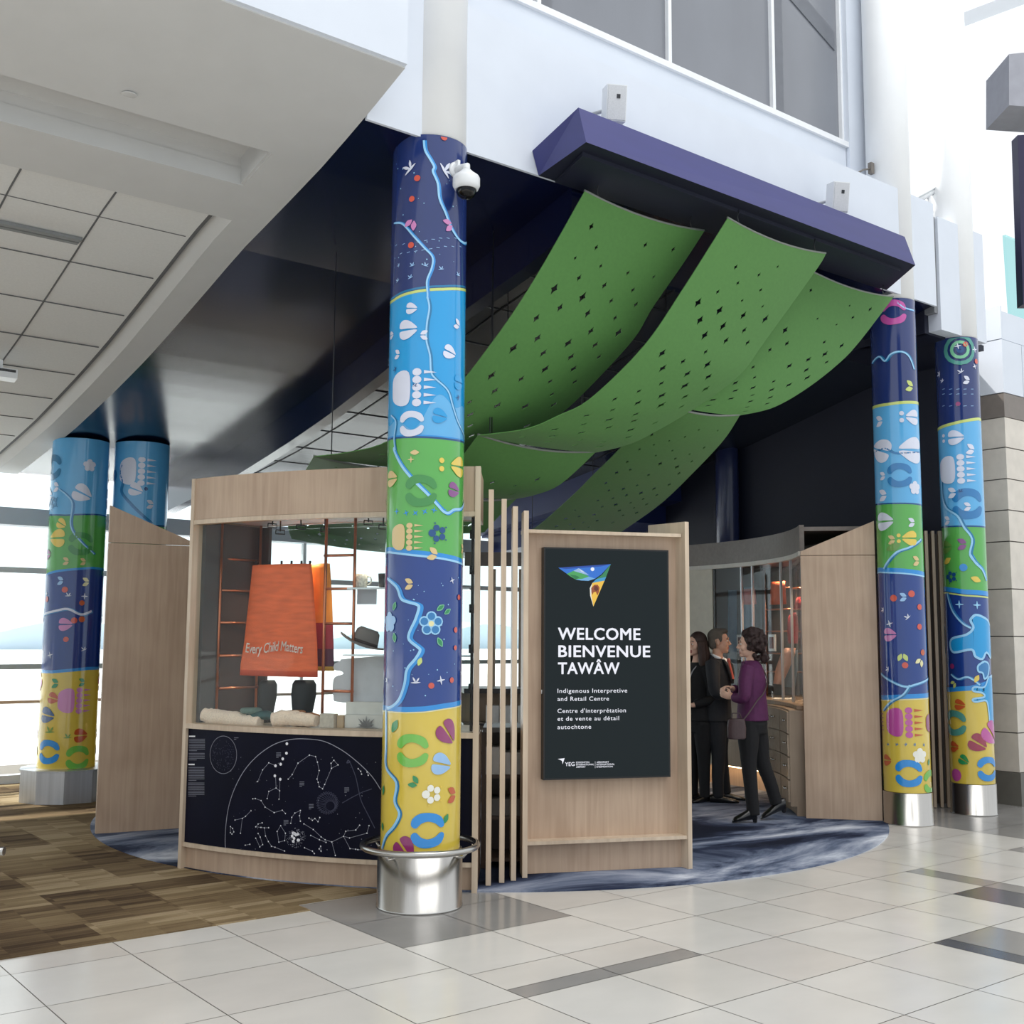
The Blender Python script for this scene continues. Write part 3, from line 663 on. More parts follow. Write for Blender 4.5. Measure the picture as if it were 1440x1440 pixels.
M1 = [('bird', z1, 280, 345, 24, 'lilac', 40), ('bird', z1, 575, 360, 26, 'lilac', -60), ('dot', z1, 342, 425, 9.5, 'orange', 0), ('dot', z1, 297, 600, 9, 'orange', 0), ('dot', z1, 290, 990, 9.5, 'orange', 0), ('dot', z1, 565, 80, 10, 'orange', 0),
      ('vee', z1, 290, 815, 20, 'pink', 60), ('vee', z1, 600, 820, 19, 'pink', 20), ('bird', z1, 300, 1160, 9, 'pale', 10), ('bird', z1, 410, 1160, 9, 'pale', -20), ('bird', z1, 540, 1190, 9, 'pale', 10), ('bird', z1, 680, 1240, 9, 'pale', 0), ('bird', z1, 285, 1262, 9, 'pale', 20), ('bird', z1, 180, 1290, 8, 'pale', 30), ('bird', z1, 190, 1160, 7, 'pale', 70),
      ('hoof', z2, 293, 203, 17, 'lilac', -5), ('hoof', z2, 260, 382, 29, 'lilac', 0), ('vee', z2, 672, 337, 16, 'lilac', -20), ('hoof', z2, 612, 573, 21, 'lilac', -15), ('vee', z2, 176, 592, 15, 'lilac', -10), ('vee', z2, 398, 428, 15, 'lilac', 180), ('vee', z2, 745, 665, 13, 'lilac', 0), ('hoof', z2, 130, 430, 12, 'lilac', 0),
      ('bear', z2, 300, 870, 56, 'lilac', 0), ('bean', z2, 290, 1175, 36, 'lilac', 0), ('hoof', z2, 530, 1110, 22, 'cyan', -8), ('hoof', z2, 690, 830, 22, 'cyan', 0), ('bird', z2, 683, 958, 9, 'dkblue', 60), ('bird', z2, 320, 858, 9, 'dkblue', 0), ('bird', z2, 160, 720, 10, 'dkblue', 60),
      ('twodots', z3, 545, 320, 20, 'gold', 0), ('hoof', z3, 682, 338, 30, 'gold', 180), ('hoof', z3, 648, 535, 22, 'purple', -8), ('leaf', z3, 320, 218, 13, 'tan', 0), ('plus', z3, 290, 278, 10, 'tan', 0), ('bean', z3, 370, 540, 44, 'dgreen', 0), ('hoof', z3, 130, 440, 24, 'tan', 0),
      ('paw', z3, 515, 900, 27, 'dkblue', 0), ('bear', z3, 250, 930, 40, 'tan', 0), ('vee', z3, 470, 1075, 19, 'tan', -15), ('vee', z3, 715, 1030, 14, 'tan', 0),
      ('vee', z3, 272, 1328, 17, 'tan', 0), ('plus', z3, 632, 1297, 10, 'lilac', 20), ('bird', z3, 735, 1315, 8, 'lilac', 0), ('leaf', z4, 152, 315, 13, 'mint', 70), ('leaf', z4, 152, 580, 14, 'mint', 100), ('leaf', z4, 535, 327, 14, 'mint', 35), ('leaf', z4, 592, 360, 13, 'mint', 35), ('leaf', z4, 530, 618, 15, 'mint', -60),
      ('flower', z4, 458, 462, 33, 'line', 0), ('flower', z4, 110, 450, 28, 'pale', 0), ('dot', z4, 687, 240, 8, 'orange', 0), ('dot', z4, 660, 515, 8, 'orange', 0), ('dot', z4, 657, 665, 7, 'orange', 0), ('dot', z4, 458, 985, 8.5, 'orange', 0), ('dot', z4, 628, 938, 8, 'orange', 0), ('leaf', z4, 362, 782, 12, 'lime', 70),
      ('bird', z4, 328, 955, 14, 'lilac', 0), ('plus', z4, 538, 940, 13, 'lilac', 10), ('bird', z4, 705, 875, 8, 'lilac', 40), ('vee', z4, 728, 745, 10, 'lime', 90), ('bird', z4, 90, 940, 9, 'lilac', 90),
      ('leaf', z5, 205, 185, 20, 'leaf', 60), ('bean', z5, 312, 340, 44, 'lgreen', 0), ('hoof', z5, 535, 225, 34, 'plum', -50), ('hoof', z5, 498, 425, 30, 'pale', -12), ('vee', z5, 325, 540, 17, 'leaf', -30), ('paw', z5, 440, 615, 28, 'white', 0), ('vee', z5, 562, 620, 23, 'rust', 0),
      ('bean', z5, 412, 845, 46, 'bright', 0), ('leaf', z5, 525, 770, 14, 'leaf', 60), ('hoof', z5, 265, 965, 32, 'plum', -50), ('leaf', z5, 135, 590, 14, 'leaf', 80), ('leaf', z5, 130, 820, 12, 'leaf', 110)]
for kd, zf, X, Y, sz, cc, ro in M1:
    px, py = zf((X, Y)); W.put(kd, px, py, sz, cc, ro, col2=('mid' if kd == 'flower' and cc == 'line' else 'leaf' if cc == 'mint' else 'gold' if cc == 'white' else None), layer=6, zlim=(0.365, 5.01))
for i in range(9):
    for yy, dx in ((930, 0), (1000, 40)): px, py = z1((165+i*62+dx, yy+60*abs(i-6)/6*(1 if i < 6 else .0))); W.put('dash', px, py, 5, 'pale', 12 if i < 5 else 0, layer=3)
for i in range(6): px, py = z3((170+i*78, 715+15*math.sin(i))); W.put('plus', px, py, 9, 'bright', i*20, layer=4)
rs = random.Random(9)
for i in range(60): px, py = 550+rs.random()*100, rs.choice((rs.uniform(230, 380), rs.uniform(805, 985))); W.put('dot', px, py, rs.choice((1, 1.5, 2)), 'line', layer=3)
W.mb.build('graphic_wrap', PMATS, t)

# --- the two columns at the right
r3 = lambda p: (1220+p[0]/3.6, 400+p[1]/3.6)
r4 = lambda p: (1220+p[0]/3.6, 780+p[1]/3.6)
C2 = (9.577, 6.234)
t = column('wrapped column by the right-hand wood fin wall, plain steel base', C2, 0.213, 0.222, 0.30, 4.97, upper=11)
W = Wrap(C2, 0.213, 72)
W.bands(0.302, 4.97, [[r4((85, 735)), r4((190, 730)), r4((308, 722))], [r4((60, 88)), r4((170, 92)), r4((280, 108))], [r3((45, 1118)), r3((150, 1112)), r3((270, 1120))], [r3((25, 622)), r3((100, 602)), r3((250, 594))]], ['yellow', 'deep', 'green', 'sky', 'navy'])
W.edge(0, 6, 'bright', 1, -3); W.edge(0, 1.2, 'cream', 2, 1); W.edge(1, 6, 'bright', 1, -3); W.edge(1, 2, 'line', 2, 0.5); W.edge(2, 2, 'dkblue', 1, -1); W.edge(3, 4, 'lime', 2, 1.5)
river(r3, [(25, 400), (60, 365), (90, 388), (120, 352), (170, 340), (210, 365), (235, 430)], 3, dark='teal')
river(r3, [(150, 90), (190, 120), (232, 132)], 2.4); river(r3, [(35, 855), (90, 830), (150, 855), (262, 850)], 2.6, dark='teal', light='mid')
river(r3, [(270, 1290), (215, 1330), (150, 1355), (100, 1410), (85, 1440)], 3.4, dark='teal'); river(r4, [(70, 600), (120, 640), (190, 668), (250, 655), (305, 625)], 3.4, dark='mid'); river(r4, [(215, 660), (180, 710), (120, 745), (82, 790)], 3, dark='teal')
M2 = [('bean', r3, 130, 140, 34, 'magenta', 0), ('vee', r3, 212, 515, 16, 'lime', -10), ('vee', r3, 60, 693, 16, 'lilac', 0), ('twodots', r3, 172, 670, 16, 'lilac', 0), ('hoof', r3, 228, 672, 21, 'lilac', 180), ('hoof', r3, 65, 840, 32, 'lilac', 160), ('hoof', r3, 225, 838, 36, 'lilac', 180), ('bean', r3, 163, 965, 32, 'mid', 0),
      ('vee', r3, 77, 970, 12, 'lilac', 0), ('flower', r3, 240, 1030, 18, 'lilac', 0), ('vee', r3, 78, 1068, 17, 'lilac', 0), ('hoof', r3, 85, 1200, 25, 'lilac', 0), ('vee', r3, 222, 1205, 13, 'lilac', 0), ('vee', r3, 122, 1293, 13, 'tan', 0), ('hoof', r3, 215, 1285, 20, 'gold', 180), ('twodots', r3, 158, 1285, 13, 'gold', 0), ('vee', r3, 245, 1400, 14, 'tan', 0), ('leaf', r3, 130, 1330, 20, 'olive', 20),
      ('dot', r4, 132, 220, 9, 'orange', 0), ('dot', r4, 222, 198, 9, 'orange', 0), ('vee', r4, 180, 215, 12, 'pale', 0), ('dot', r4, 262, 265, 8, 'orange', 0), ('plus', r4, 112, 350, 10, 'lilac', 15), ('bird', r4, 203, 318, 9, 'lilac', 40), ('hoof', r4, 112, 405, 18, 'pink', 0), ('dot', r4, 262, 365, 8, 'orange', 0), ('vee', r4, 178, 520, 14, 'lime', 90), ('dot', r4, 190, 560, 8, 'orange', 0), ('vee', r4, 264, 545, 13, 'cream', 60), ('dot', r4, 278, 495, 8, 'rust', 0), ('bird', r4, 80, 280, 8, 'lilac', 80), ('bird', r4, 105, 580, 8, 'lilac', 80),
      ('bear', r4, 190, 850, 40, 'magenta', 0), ('flower', r4, 265, 1018, 19, 'white', 0), ('hoof', r4, 100, 1040, 15, 'rust', 0), ('bean', r4, 210, 1108, 34, 'bright', 0), ('bean', r4, 318, 1150, 30, 'lgreen', 0), ('leaf', r4, 308, 1050, 9, 'leaf', 70), ('bear', r4, 330, 850, 26, 'plum', 0)]
for kd, zf, X, Y, sz, cc, ro in M2: px, py = zf((X, Y)); W.put(kd, px, py, sz, cc, ro, layer=5, zlim=(0.305, 4.96), col2='rust' if cc == 'magenta' else None)
for i in range(5): px, py = r4((105+i*45, 962)); W.put('bird', px, py, 5, 'mid', i*25, layer=5)
W.mb.build('graphic_wrap', PMATS, t)

C3 = (10.663, 6.207)
t = column('far right wrapped column with a green swirl, beside the stone pier', C3, 0.21, 0.217, 0.30, 4.77, upper=9.0)
W = Wrap(C3, 0.21, 72)
W.bands(0.302, 4.77, [[r4((415, 695)), r4((520, 688)), r4((635, 640))], [r4((398, 185)), r4((500, 200)), r4((612, 212))], [r3((382, 1232)), r3((480, 1228)), r3((592, 1232))], [r3((358, 728)), r3((430, 700)), r3((560, 675))]], ['yellow', 'deep', 'green', 'sky', 'navy'])
W.edge(0, 6, 'bright', 1, -3); W.edge(1, 6, 'bright', 1, -3); W.edge(1, 2, 'lime', 2, 2); W.edge(2, 2, 'dkblue', 1, -1); W.edge(3, 4, 'lime', 2, 1.5)
river(r3, [(375, 920), (380, 1060), (400, 1130), (455, 1170), (490, 1230), (530, 1290), (520, 1370), (560, 1420), (575, 1440)], 3.4, dark='teal'); river(r4, [(520, 0), (550, 45), (580, 75), (600, 130)], 4, dark='bright')
river(r4, [(405, 195), (430, 280), (480, 345), (525, 372)], 3, dark='mid'); river(r4, [(425, 605), (460, 630), (510, 620), (570, 660)], 3, dark='mid')
def lake(pts, zf, cc='cyan', rim='line', w=3):
    p = [zf(q) for q in pts]; uz = closed_smooth([W.uz(*q) for q in p], 4); W.poly(uz, PI_[cc], W.step*5); W.stroke(p+[p[0], p[1]], w, rim, 6, k=4)
lake([(520, 330), (545, 305), (590, 320), (612, 345), (622, 400), (622, 520), (600, 495), (580, 528), (545, 515), (525, 480), (440, 495), (420, 460), (430, 425), (500, 405), (535, 370)], r4)
lake([(560, 560), (590, 540), (612, 560), (608, 610), (590, 628), (582, 600), (560, 590)], r4, 'mid', w=2.4)
lake([(612, 620), (632, 620), (638, 740), (640, 860), (622, 872), (612, 800), (600, 740), (545, 745), (535, 730), (590, 720), (580, 700), (535, 690), (540, 670), (590, 670)], r4, w=2.4)
M3 = [('swirl', r3, 468, 330, 42, 'aqua', 0), ('bird', r3, 365, 455, 9, 'lilac', 80), ('bird', r3, 472, 443, 9, 'lilac', 30), ('vee', r3, 500, 485, 12, 'lilac', -10), ('bird', r3, 380, 490, 7, 'lilac', 30), ('plus', r3, 457, 312, 9, 'lilac', 10), ('plus', r3, 540, 330, 9, 'lilac', 10), ('plus', r3, 540, 415, 8, 'lilac', 20), ('dot', r3, 548, 390, 7, 'orange', 0), ('dot', r3, 458, 605, 6, 'plum', 0), ('dot', r3, 495, 303, 7, 'orange', 0),
      ('hoof', r3, 445, 775, 20, 'lilac', 0), ('twodots', r3, 387, 780, 12, 'lilac', 0), ('vee', r3, 520, 835, 15, 'lilac', -10), ('bear', r3, 452, 935, 40, 'lilac', 0), ('vee', r3, 428, 1055, 15, 'lilac', 0), ('vee', r3, 505, 1125, 12, 'lilac', 0), ('bean', r3, 510, 1110, 40, 'mid', 0), ('vee', r3, 405, 1195, 12, 'lilac', 0), ('vee', r3, 478, 1315, 16, 'purple', 0), ('leaf', r3, 405, 1400, 14, 'gold', 30), ('hoof', r3, 400, 1330, 18, 'olive', 0), ('bird', r3, 470, 1048, 7, 'dkblue', 0),
      ('paw', r4, 425, 112, 16, 'dkblue', 0), ('leaf', r4, 548, 125, 14, 'gold', -20), ('dot', r4, 485, 65, 10, 'bright', 0), ('plus', r4, 465, 252, 11, 'line', 0), ('plus', r4, 553, 255, 11, 'line', 0), ('vee', r4, 437, 655, 10, 'lime', 40), ('leaf', r4, 552, 628, 11, 'gold', 60), ('dot', r4, 430, 565, 7, 'plum', 0),
      ('hoof', r4, 467, 760, 14, 'rust', -8), ('bean', r4, 440, 852, 32, 'aqua', 0), ('hoof', r4, 625, 905, 30, 'magenta', -45), ('hoof', r4, 560, 955, 23, 'wine', -30), ('hoof', r4, 440, 972, 14, 'rust', 0), ('hoof', r4, 487, 1040, 13, 'leaf', -30), ('bean', r4, 612, 1085, 30, 'bright', 0), ('dot', r4, 450, 1115, 16, 'magenta', 0)]
for kd, zf, X, Y, sz, cc, ro in M3: px, py = zf((X, Y)); W.put(kd, px, py, sz, cc, ro, layer=3 if kd in ('bean',) and cc == 'mid' else 7, zlim=(0.305, 4.76))
for i in range(5):
    for yy in (530, 555, 615): px, py = r3((385+i*36, yy)); W.put('dash', px, py, 4, 'pale', 5, layer=3)
W.mb.build('graphic_wrap', PMATS, t)

# --- the two columns at the left by the windows
l5 = lambda p: (p[0]/2.716, 620+p[1]/2.716)
l4 = lambda p: (p[0]/4.8, 600+p[1]/4.8)
CA = (3.747, 12.344)
t = column('far left wrapped column standing in a faceted steel shroud before the windows', CA, 0.289, 0.3, 0.335, zr(12.3)+.02, shroud=0.45)
W = Wrap(CA, 0.289, 96)
W.bands(0.337, zr(12.3)+.01, [[l5((108, 885)), l5((200, 888)), l5((335, 875))], [l5((133, 518)), l5((220, 500)), l5((352, 488))], [l5((145, 285)), l5((250, 287)), l5((368, 284))]], ['yellow', 'deep', 'green', 'sky'])
W.edge(0, 4, 'bright', 1, -2); W.edge(1, 3, 'bright', 1, -1); W.edge(2, 2, 'dkblue', 1, -1)
river(l4, [(400, 420), (450, 460), (490, 520), (478, 640), (495, 710), (560, 790), (635, 860)], 2.4, dark='mid'); river(l5, [(125, 640), (160, 665), (210, 650), (260, 642), (310, 663), (350, 650)], 4, dark='mid', light='lilac')
MA = [('flower', l4, 605, 262, 16, 'lilac', 0), ('hoof', l4, 555, 450, 24, 'lilac', -25), ('vee', l4, 380, 408, 14, 'lilac', 0), ('paw', l4, 362, 512, 18, 'teal', 0), ('hoof', l4, 285, 470, 28, 'lilac', 0), ('bean', l4, 360, 275, 34, 'teal', 0),
      ('hoof', l4, 385, 752, 24, 'gold', 180), ('hoof', l4, 415, 655, 14, 'gold', -30), ('hoof', l4, 327, 862, 14, 'plum', 0), ('vee', l4, 445, 908, 11, 'tan', 0), ('vee', l4, 560, 912, 10, 'tan', 0), ('bean', l4, 545, 790, 30, 'dgreen', 0), ('twodots', l4, 310, 755, 12, 'gold', 0),
      ('vee', l4, 408, 1040, 12, 'pale', 0), ('vee', l4, 578, 1048, 12, 'cream', 0), ('dot', l4, 438, 1100, 8, 'orange', 0), ('plus', l4, 315, 1128, 8, 'lilac', 0), ('dot', l4, 318, 1165, 8, 'orange', 0), ('bird', l4, 460, 1140, 8, 'lilac', 0), ('plus', l4, 570, 1145, 9, 'lilac', 0), ('dot', l4, 552, 1190, 7, 'rust', 0), ('hoof', l4, 440, 1335, 17, 'pink', 0), ('dot', l4, 500, 1308, 8, 'orange', 0), ('dot', l4, 552, 1300, 8, 'rust', 0), ('vee', l4, 230, 1300, 12, 'pale', 90),
      ('dot', l5, 252, 758, 7, 'orange', 0), ('plus', l5, 192, 818, 9, 'lilac', 15), ('bird', l5, 320, 797, 8, 'lilac', 20), ('bird', l5, 134, 830, 7, 'lilac', 20), ('bean', l5, 128, 920, 24, 'pink', 30), ('vee', l5, 210, 926, 13, 'leaf', 0), ('vee', l5, 312, 922, 11, 'leaf', 0), ('hoof', l5, 203, 983, 15, 'rust', -15), ('bear', l5, 290, 992, 34, 'pink', 0), ('hoof', l5, 180, 1048, 21, 'dkblue', -10), ('twodots', l5, 133, 1032, 12, 'dkblue', 0), ('bean', l5, 183, 1188, 30, 'bright', 0), ('bean', l5, 298, 1210, 30, 'lgreen', 0), ('bird', l5, 190, 1110, 14, 'olive', 0), ('bird', l5, 258, 1132, 10, 'olive', 0), ('hoof', l5, 308, 1125, 18, 'rust', 0), ('hoof', l5, 120, 1120, 14, 'rust', 0), ('dot', l5, 106, 1185, 16, 'pale', 0)]
for kd, zf, X, Y, sz, cc, ro in MA: px, py = zf((X, Y)); W.put(kd, px, py, sz, cc, ro, layer=5, zlim=(0.34, 3.7))
W.mb.build('graphic_wrap', PMATS, t)

q = at_dist(195, 760, (12.95, 0)); CB = (q.x, q.y)
t = column('blue wrapped column rising behind the left-hand wood fin wall', CB, 0.289, 0.3, 0.335, zr(CB[1])+.02)
W = Wrap(CB, 0.289, 96)
W.bands(0.337, zr(CB[1])+.01, [[(160, 940), (235, 940)], [(160, 810), (235, 806)], [(160, 742), (235, 742)]], ['yellow', 'deep', 'green', 'sky'])
W.edge(2, 2, 'dkblue', 1, -1)
river(l4, [(830, 250), (815, 310), (830, 370), (820, 440), (880, 520), (950, 590), (1020, 650)], 3, dark='teal', light='mid')
for kd, X, Y, sz, cc, ro in [('bear', 930, 300, 40, 'lilac', 0), ('hoof', 915, 425, 18, 'lilac', -20), ('vee', 1012, 525, 13, 'lilac', 0), ('dot', 985, 420, 5, 'dkblue', 0), ('dot', 775, 330, 16, 'mid', 0)]:
    px, py = l4((X, Y)); W.put(kd, px, py, sz, cc, ro, layer=5, zlim=(.34, 3.6))
W.mb.build('graphic_wrap', PMATS, t)
# plain dark column inside
CI = at_dist(1023, 720, (15.1, 0)); q = MB(); q.lathe([(0.15, 0), (0.15, 3.9), (0.15, 4.4)], (CI.x, CI.y, 0), n=40)
tag(q.build('column', mat('navy_column_paint', (38, 46, 84), 0.3, var=0.08, coat=0.2)), 'plain dark blue column behind the inner display case', 'column')

# ------------------------------------------------------------------ violet canopy beam and what is fixed to the front wall
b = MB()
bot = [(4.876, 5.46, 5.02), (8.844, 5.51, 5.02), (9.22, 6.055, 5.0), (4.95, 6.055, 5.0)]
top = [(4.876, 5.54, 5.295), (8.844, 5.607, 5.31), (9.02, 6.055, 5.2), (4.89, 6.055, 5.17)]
n0 = len(b.f); b.hexa(bot, top, 0); b.mi[n0] = 1  # bottom face goes navy: shade painted onto the violet beam
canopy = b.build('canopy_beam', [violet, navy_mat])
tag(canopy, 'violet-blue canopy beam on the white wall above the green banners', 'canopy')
b = MB(); b.prism([(4.95, 5.58), (8.8, 5.63), (9.1, 6.05), (5.1, 6.05)], 4.985, 5.018); b.build('underside_shade_sheet', navy_mat, canopy)  # dark sheet that paints shade across the violet underside

def speaker(label, px0, px1, y, zc):
    P = at_y((px0+px1)/2, zc, y); t = thing('loudspeaker', label, 'speaker', tuple(P), 'loudspeakers above the canopy beam')
    a = math.radians(-28); M3 = Matrix.Rotation(a, 3, 'Z') @ Matrix.Rotation(math.radians(12), 3, 'X')
    def bx(c, d, nm, m):
        q = MB(); v = []
        for sz in (-1, 1):
            for sx_, sy_ in ((-1, -1), (1, -1), (1, 1), (-1, 1)): v.append(P+M3 @ Vector((c[0]+sx_*d[0]/2, c[1]+sy_*d[1]/2, c[2]+sz*d[2]/2)))
        q.hexa(v[:4], v[4:]); return q.build(nm, m, t)
    bx((0, 0, 0), (0.15, 0.15, 0.26), 'cabinet', plastic_white); bx((0, -0.079, 0), (0.135, 0.008, 0.245), 'grille', mat('speaker_grille', (196, 198, 202), 0.6, var=0.12, scale=220))
    bx((0.01, -0.085, 0.045), (0.026, 0.004, 0.03), 'badge', mat('speaker_badge', (40, 42, 48), 0.5))
    q = MB(); q.tube([P+M3 @ Vector((0, 0.07, 0)), P+M3 @ Vector((-0.02, 0.15, 0.0)), (P.x-0.03, 6.052, P.z)], 0.014, 8); q.build('wall_bracket', plastic_grey, t)
speaker('pale grey loudspeaker over the left end of the violet canopy beam', 845, 882, 5.84, 148)
speaker('pale grey loudspeaker over the right end of the violet canopy beam', 1162, 1193, 5.86, 279)

# dome camera on the front column
P0 = at_cyl(640, 240, C1, 0.256)
a = math.atan2(P0.y-C1[1], P0.x-C1[0]); nrm = Vector((math.cos(a), math.sin(a), 0))
t = thing('security_camera', 'white dome security camera on a bracket high on the front column', 'camera', tuple(P0))
tip = at_dist(656, 238, (P0.x+nrm.x*0.13, P0.y+nrm.y*0.13))
q = MB(); q.lathe([(0.055, -0.004), (0.055, 0.012), (0.045, 0.02)], tuple(P0), 20, M=nrm.to_track_quat('Z', 'Y').to_matrix()); q.bar(P0+Vector((0, 0, -.07)), P0+Vector((0, 0, .06)), 0.09, 0.02); q.build('wall_plate', plastic_white, t)
q = MB(); q.tube([P0+nrm*.01, P0+(tip-P0)*.6+Vector((0, 0, .012)), tip+Vector((0, 0, .02)), tip+Vector((0, 0, -.03))], 0.026, 14); q.build('arm', plastic_white, t)
q = MB(); q.lathe([(0.03, -.005), (0.05, -.025), (0.083, -.05), (0.09, -.065), (0.09, -.115), (0.078, -.14), (0.06, -.142)], tuple(tip), 32); q.build('housing', plastic_white, t)
q = MB(); q.lathe([(0.068, -.138), (0.067, -.155), (0.055, -.182), (0.032, -.2), (0.0, -.206)], tuple(tip), 28); q.build('dome', dome, t)

# bullet camera, cable stub, wall device at the upper right
P = at_y(1305, 272, 6.3); t = thing('security_camera', 'white bullet security camera on a stalk above the wall top, between the two right columns', 'camera', tuple(P))
d1 = at_y(1322, 263, 6.3); d0 = at_y(1284, 285, 6.3); q = MB(); q.tube([d0, d1], 0.035, 14); q.bar(d0+Vector((0, 0, .04)), d1+Vector((0.02, 0, .045)), 0.09, 0.012); q.build('housing', plastic_white, t)
q = MB(); q.tube([at_y(1305, 274, 6.3), at_y(1310, 300, 6.3)], 0.022, 10); q.build('stalk', plastic_white, t)
P = at_y(1225, 237, 6.25); t = thing('wall_sensor', 'small dark sensor with a cable on the white ledge left of the white column', 'sensor', tuple(P))
q = MB(); q.box(tuple(P), (0.05, 0.04, 0.11)); q.build('sensor_body', mat('sensor_bronze', (112, 106, 100), 0.5), t)
q = MB(); q.tube([P, at_y(1214, 239, 6.25), at_y(1206, 243, 6.2)], 0.009, 8); q.build('cable', mat('sensor_bronze', (112, 106, 100), 0.5), t)
# hanging flight display and teal glass at the right edge
P = at_dist(1440, 120, (8.6, 0)); t = thing('hanging_display', 'grey housing and dark sign blade hanging at the right edge of the view', 'sign', tuple(P))
A_, B_ = at_dist(1419, 76, (8.6, 0)), at_dist(1419, 148, (8.6, 0)); rr = Vector((0.788, -0.615, 0)); ff = Vector((0.615, 0.788, 0))
q = MB(); q.hexa([B_, B_+rr*.9+Vector((0, 0, -.06)), B_+rr*.9+ff*.4+Vector((0, 0, -.06)), B_+ff*.4], [A_, A_+rr*.9+Vector((0, 0, .1)), A_+rr*.9+ff*.4+Vector((0, 0, .1)), A_+ff*.4]); q.build('housing', mat('display_housing_grey', (150, 151, 160), 0.5), t)
A_, B_ = at_dist(1431, 190, (8.6, 0)), at_dist(1439, 428, (8.6, 0)); q = MB(); q.hexa([B_, B_+rr*.9, B_+rr*.9+ff*.1, B_+ff*.1], [A_, A_+rr*.9+Vector((0, 0, .05)), A_+rr*.9+ff*.1, A_+ff*.1]); q.build('sign_blade', mat('sign_blade_indigo', (34, 30, 62), 0.4), t)
q = MB(); q.tube([at_dist(1450, 78, (8.7, 0)), at_dist(1450, -40, (8.7, 0))], 0.02, 8); q.build('hanger', greymetal, t)
q = MB(); q.tube([at_dist(1452, 150, (8.7, 0)), at_dist(1452, 195, (8.7, 0))], 0.02, 8); q.build('hanger', greymetal, t)
A_, B_ = at_y(1414, 330, 7.0), at_y(1424, 478, 7.0); q = MB(); q.hexa([B_, B_+Vector((3, 0, 0)), B_+Vector((3, .04, 0)), B_+Vector((0, .04, 0))], [A_, A_+Vector((3, 0, 0)), A_+Vector((3, .04, 0)), A_+Vector((0, .04, 0))])
tag(q.build('glass_balustrade', teal_glass), 'pale teal glass panel above the stone pier', 'glass panel')
# ceiling fittings at the left
P = at_z(182, 122, zr(6.3)); q = MB(); q.lathe([(0.045, 0.0), (0.045, -.003), (0.04, -.005), (0, -.005)], (P.x, P.y, zr(P.y)), 24)
tag(q.build('sprinkler_cap', plaster), 'small round white cap flush in the plain white soffit', 'sprinkler')
P = at_z(4, 520, 3.98); t = thing('ceiling_fixture', 'white box fixture with a dark label under the tiled ceiling at the left edge', 'fixture', (P.x, P.y, P.z))
q = MB(); q.prism([(P.x-.2, P.y-.09), (P.x+.1, P.y-.09), (P.x+.12, P.y+.09), (P.x-.2, P.y+.09)], P.z-.08, P.z+.0); q.build('housing', plastic_white, t)
q = MB(); q.prism([(P.x-.18, P.y-.094), (P.x+.085, P.y-.094), (P.x+.085, P.y-.089), (P.x-.18, P.y-.089)], P.z-.03, P.z-.008); q.build('label_strip', mat('label_dark', (60, 60, 62), 0.6, var=.5, scale=60), t)
q = MB(); q.box((P.x-.04, P.y, P.z+.035), (.06, .06, .09)); q.build('mount', plastic_white, t)
q = MB(); P = at_z(45, 350, 4.5); 
for i in range(2): q.prism([(1.85, 8.22+i*.075), (2.43, 8.22+i*.075), (2.43, 8.27+i*.075), (1.85, 8.27+i*.075)], zr(8.25)+.012, zr(8.25)+.036)
tag(q.build('ceiling_vent', mat('vent_grey', (120, 122, 122), 0.6)), 'dark linear air slot in the tiled ceiling', 'vent')
# corner of a seat at the left edge
A_ = at_z(3, 1197, 0.62); rr_ = Vector((0.788, -0.6157, 0)); ff_ = Vector((0.6157, 0.788, 0)); G0 = Vector((A_.x, A_.y, 0))
t = thing('lounge_seat', 'chrome arm end of a black lounge seat at the left edge of the picture', 'seat', tuple(G0-rr_*.3-ff_*.3))
sp3 = lambda a, b2, z: G0-rr_*a-ff_*b2+Vector((0, 0, z))      # a: back from the arm tip, b2: towards the near side
for b2 in (0, .62): q = MB(); q.tube([sp3(-.01, b2, .62), sp3(.08, b2, .62), sp3(.5, b2, .62), sp3(.54, b2, .58), sp3(.54, b2, .03)], 0.022, 10); q.tube([sp3(.1, b2, .61), sp3(.1, b2, .03)], .018, 10); q.build('chrome_arm', steel, t)
for a0 in (.12, .5): q = MB(); q.tube([sp3(a0, 0, .3), sp3(a0, .62, .3)], .014, 8); q.build('cross_rail', steel, t)
q = MB(); q.hexa([sp3(.04, .04, .32), sp3(.56, .04, .30), sp3(.56, .58, .30), sp3(.04, .58, .32)], [sp3(.04, .04, .44), sp3(.56, .04, .42), sp3(.56, .58, .42), sp3(.04, .58, .44)]); q.build('cushion', black, t)
q = MB(); q.hexa([sp3(.5, .04, .40), sp3(.58, .04, .40), sp3(.58, .58, .40), sp3(.5, .58, .40)], [sp3(.58, .04, .85), sp3(.66, .04, .85), sp3(.66, .58, .85), sp3(.58, .58, .85)]); q.build('backrest', black, t)

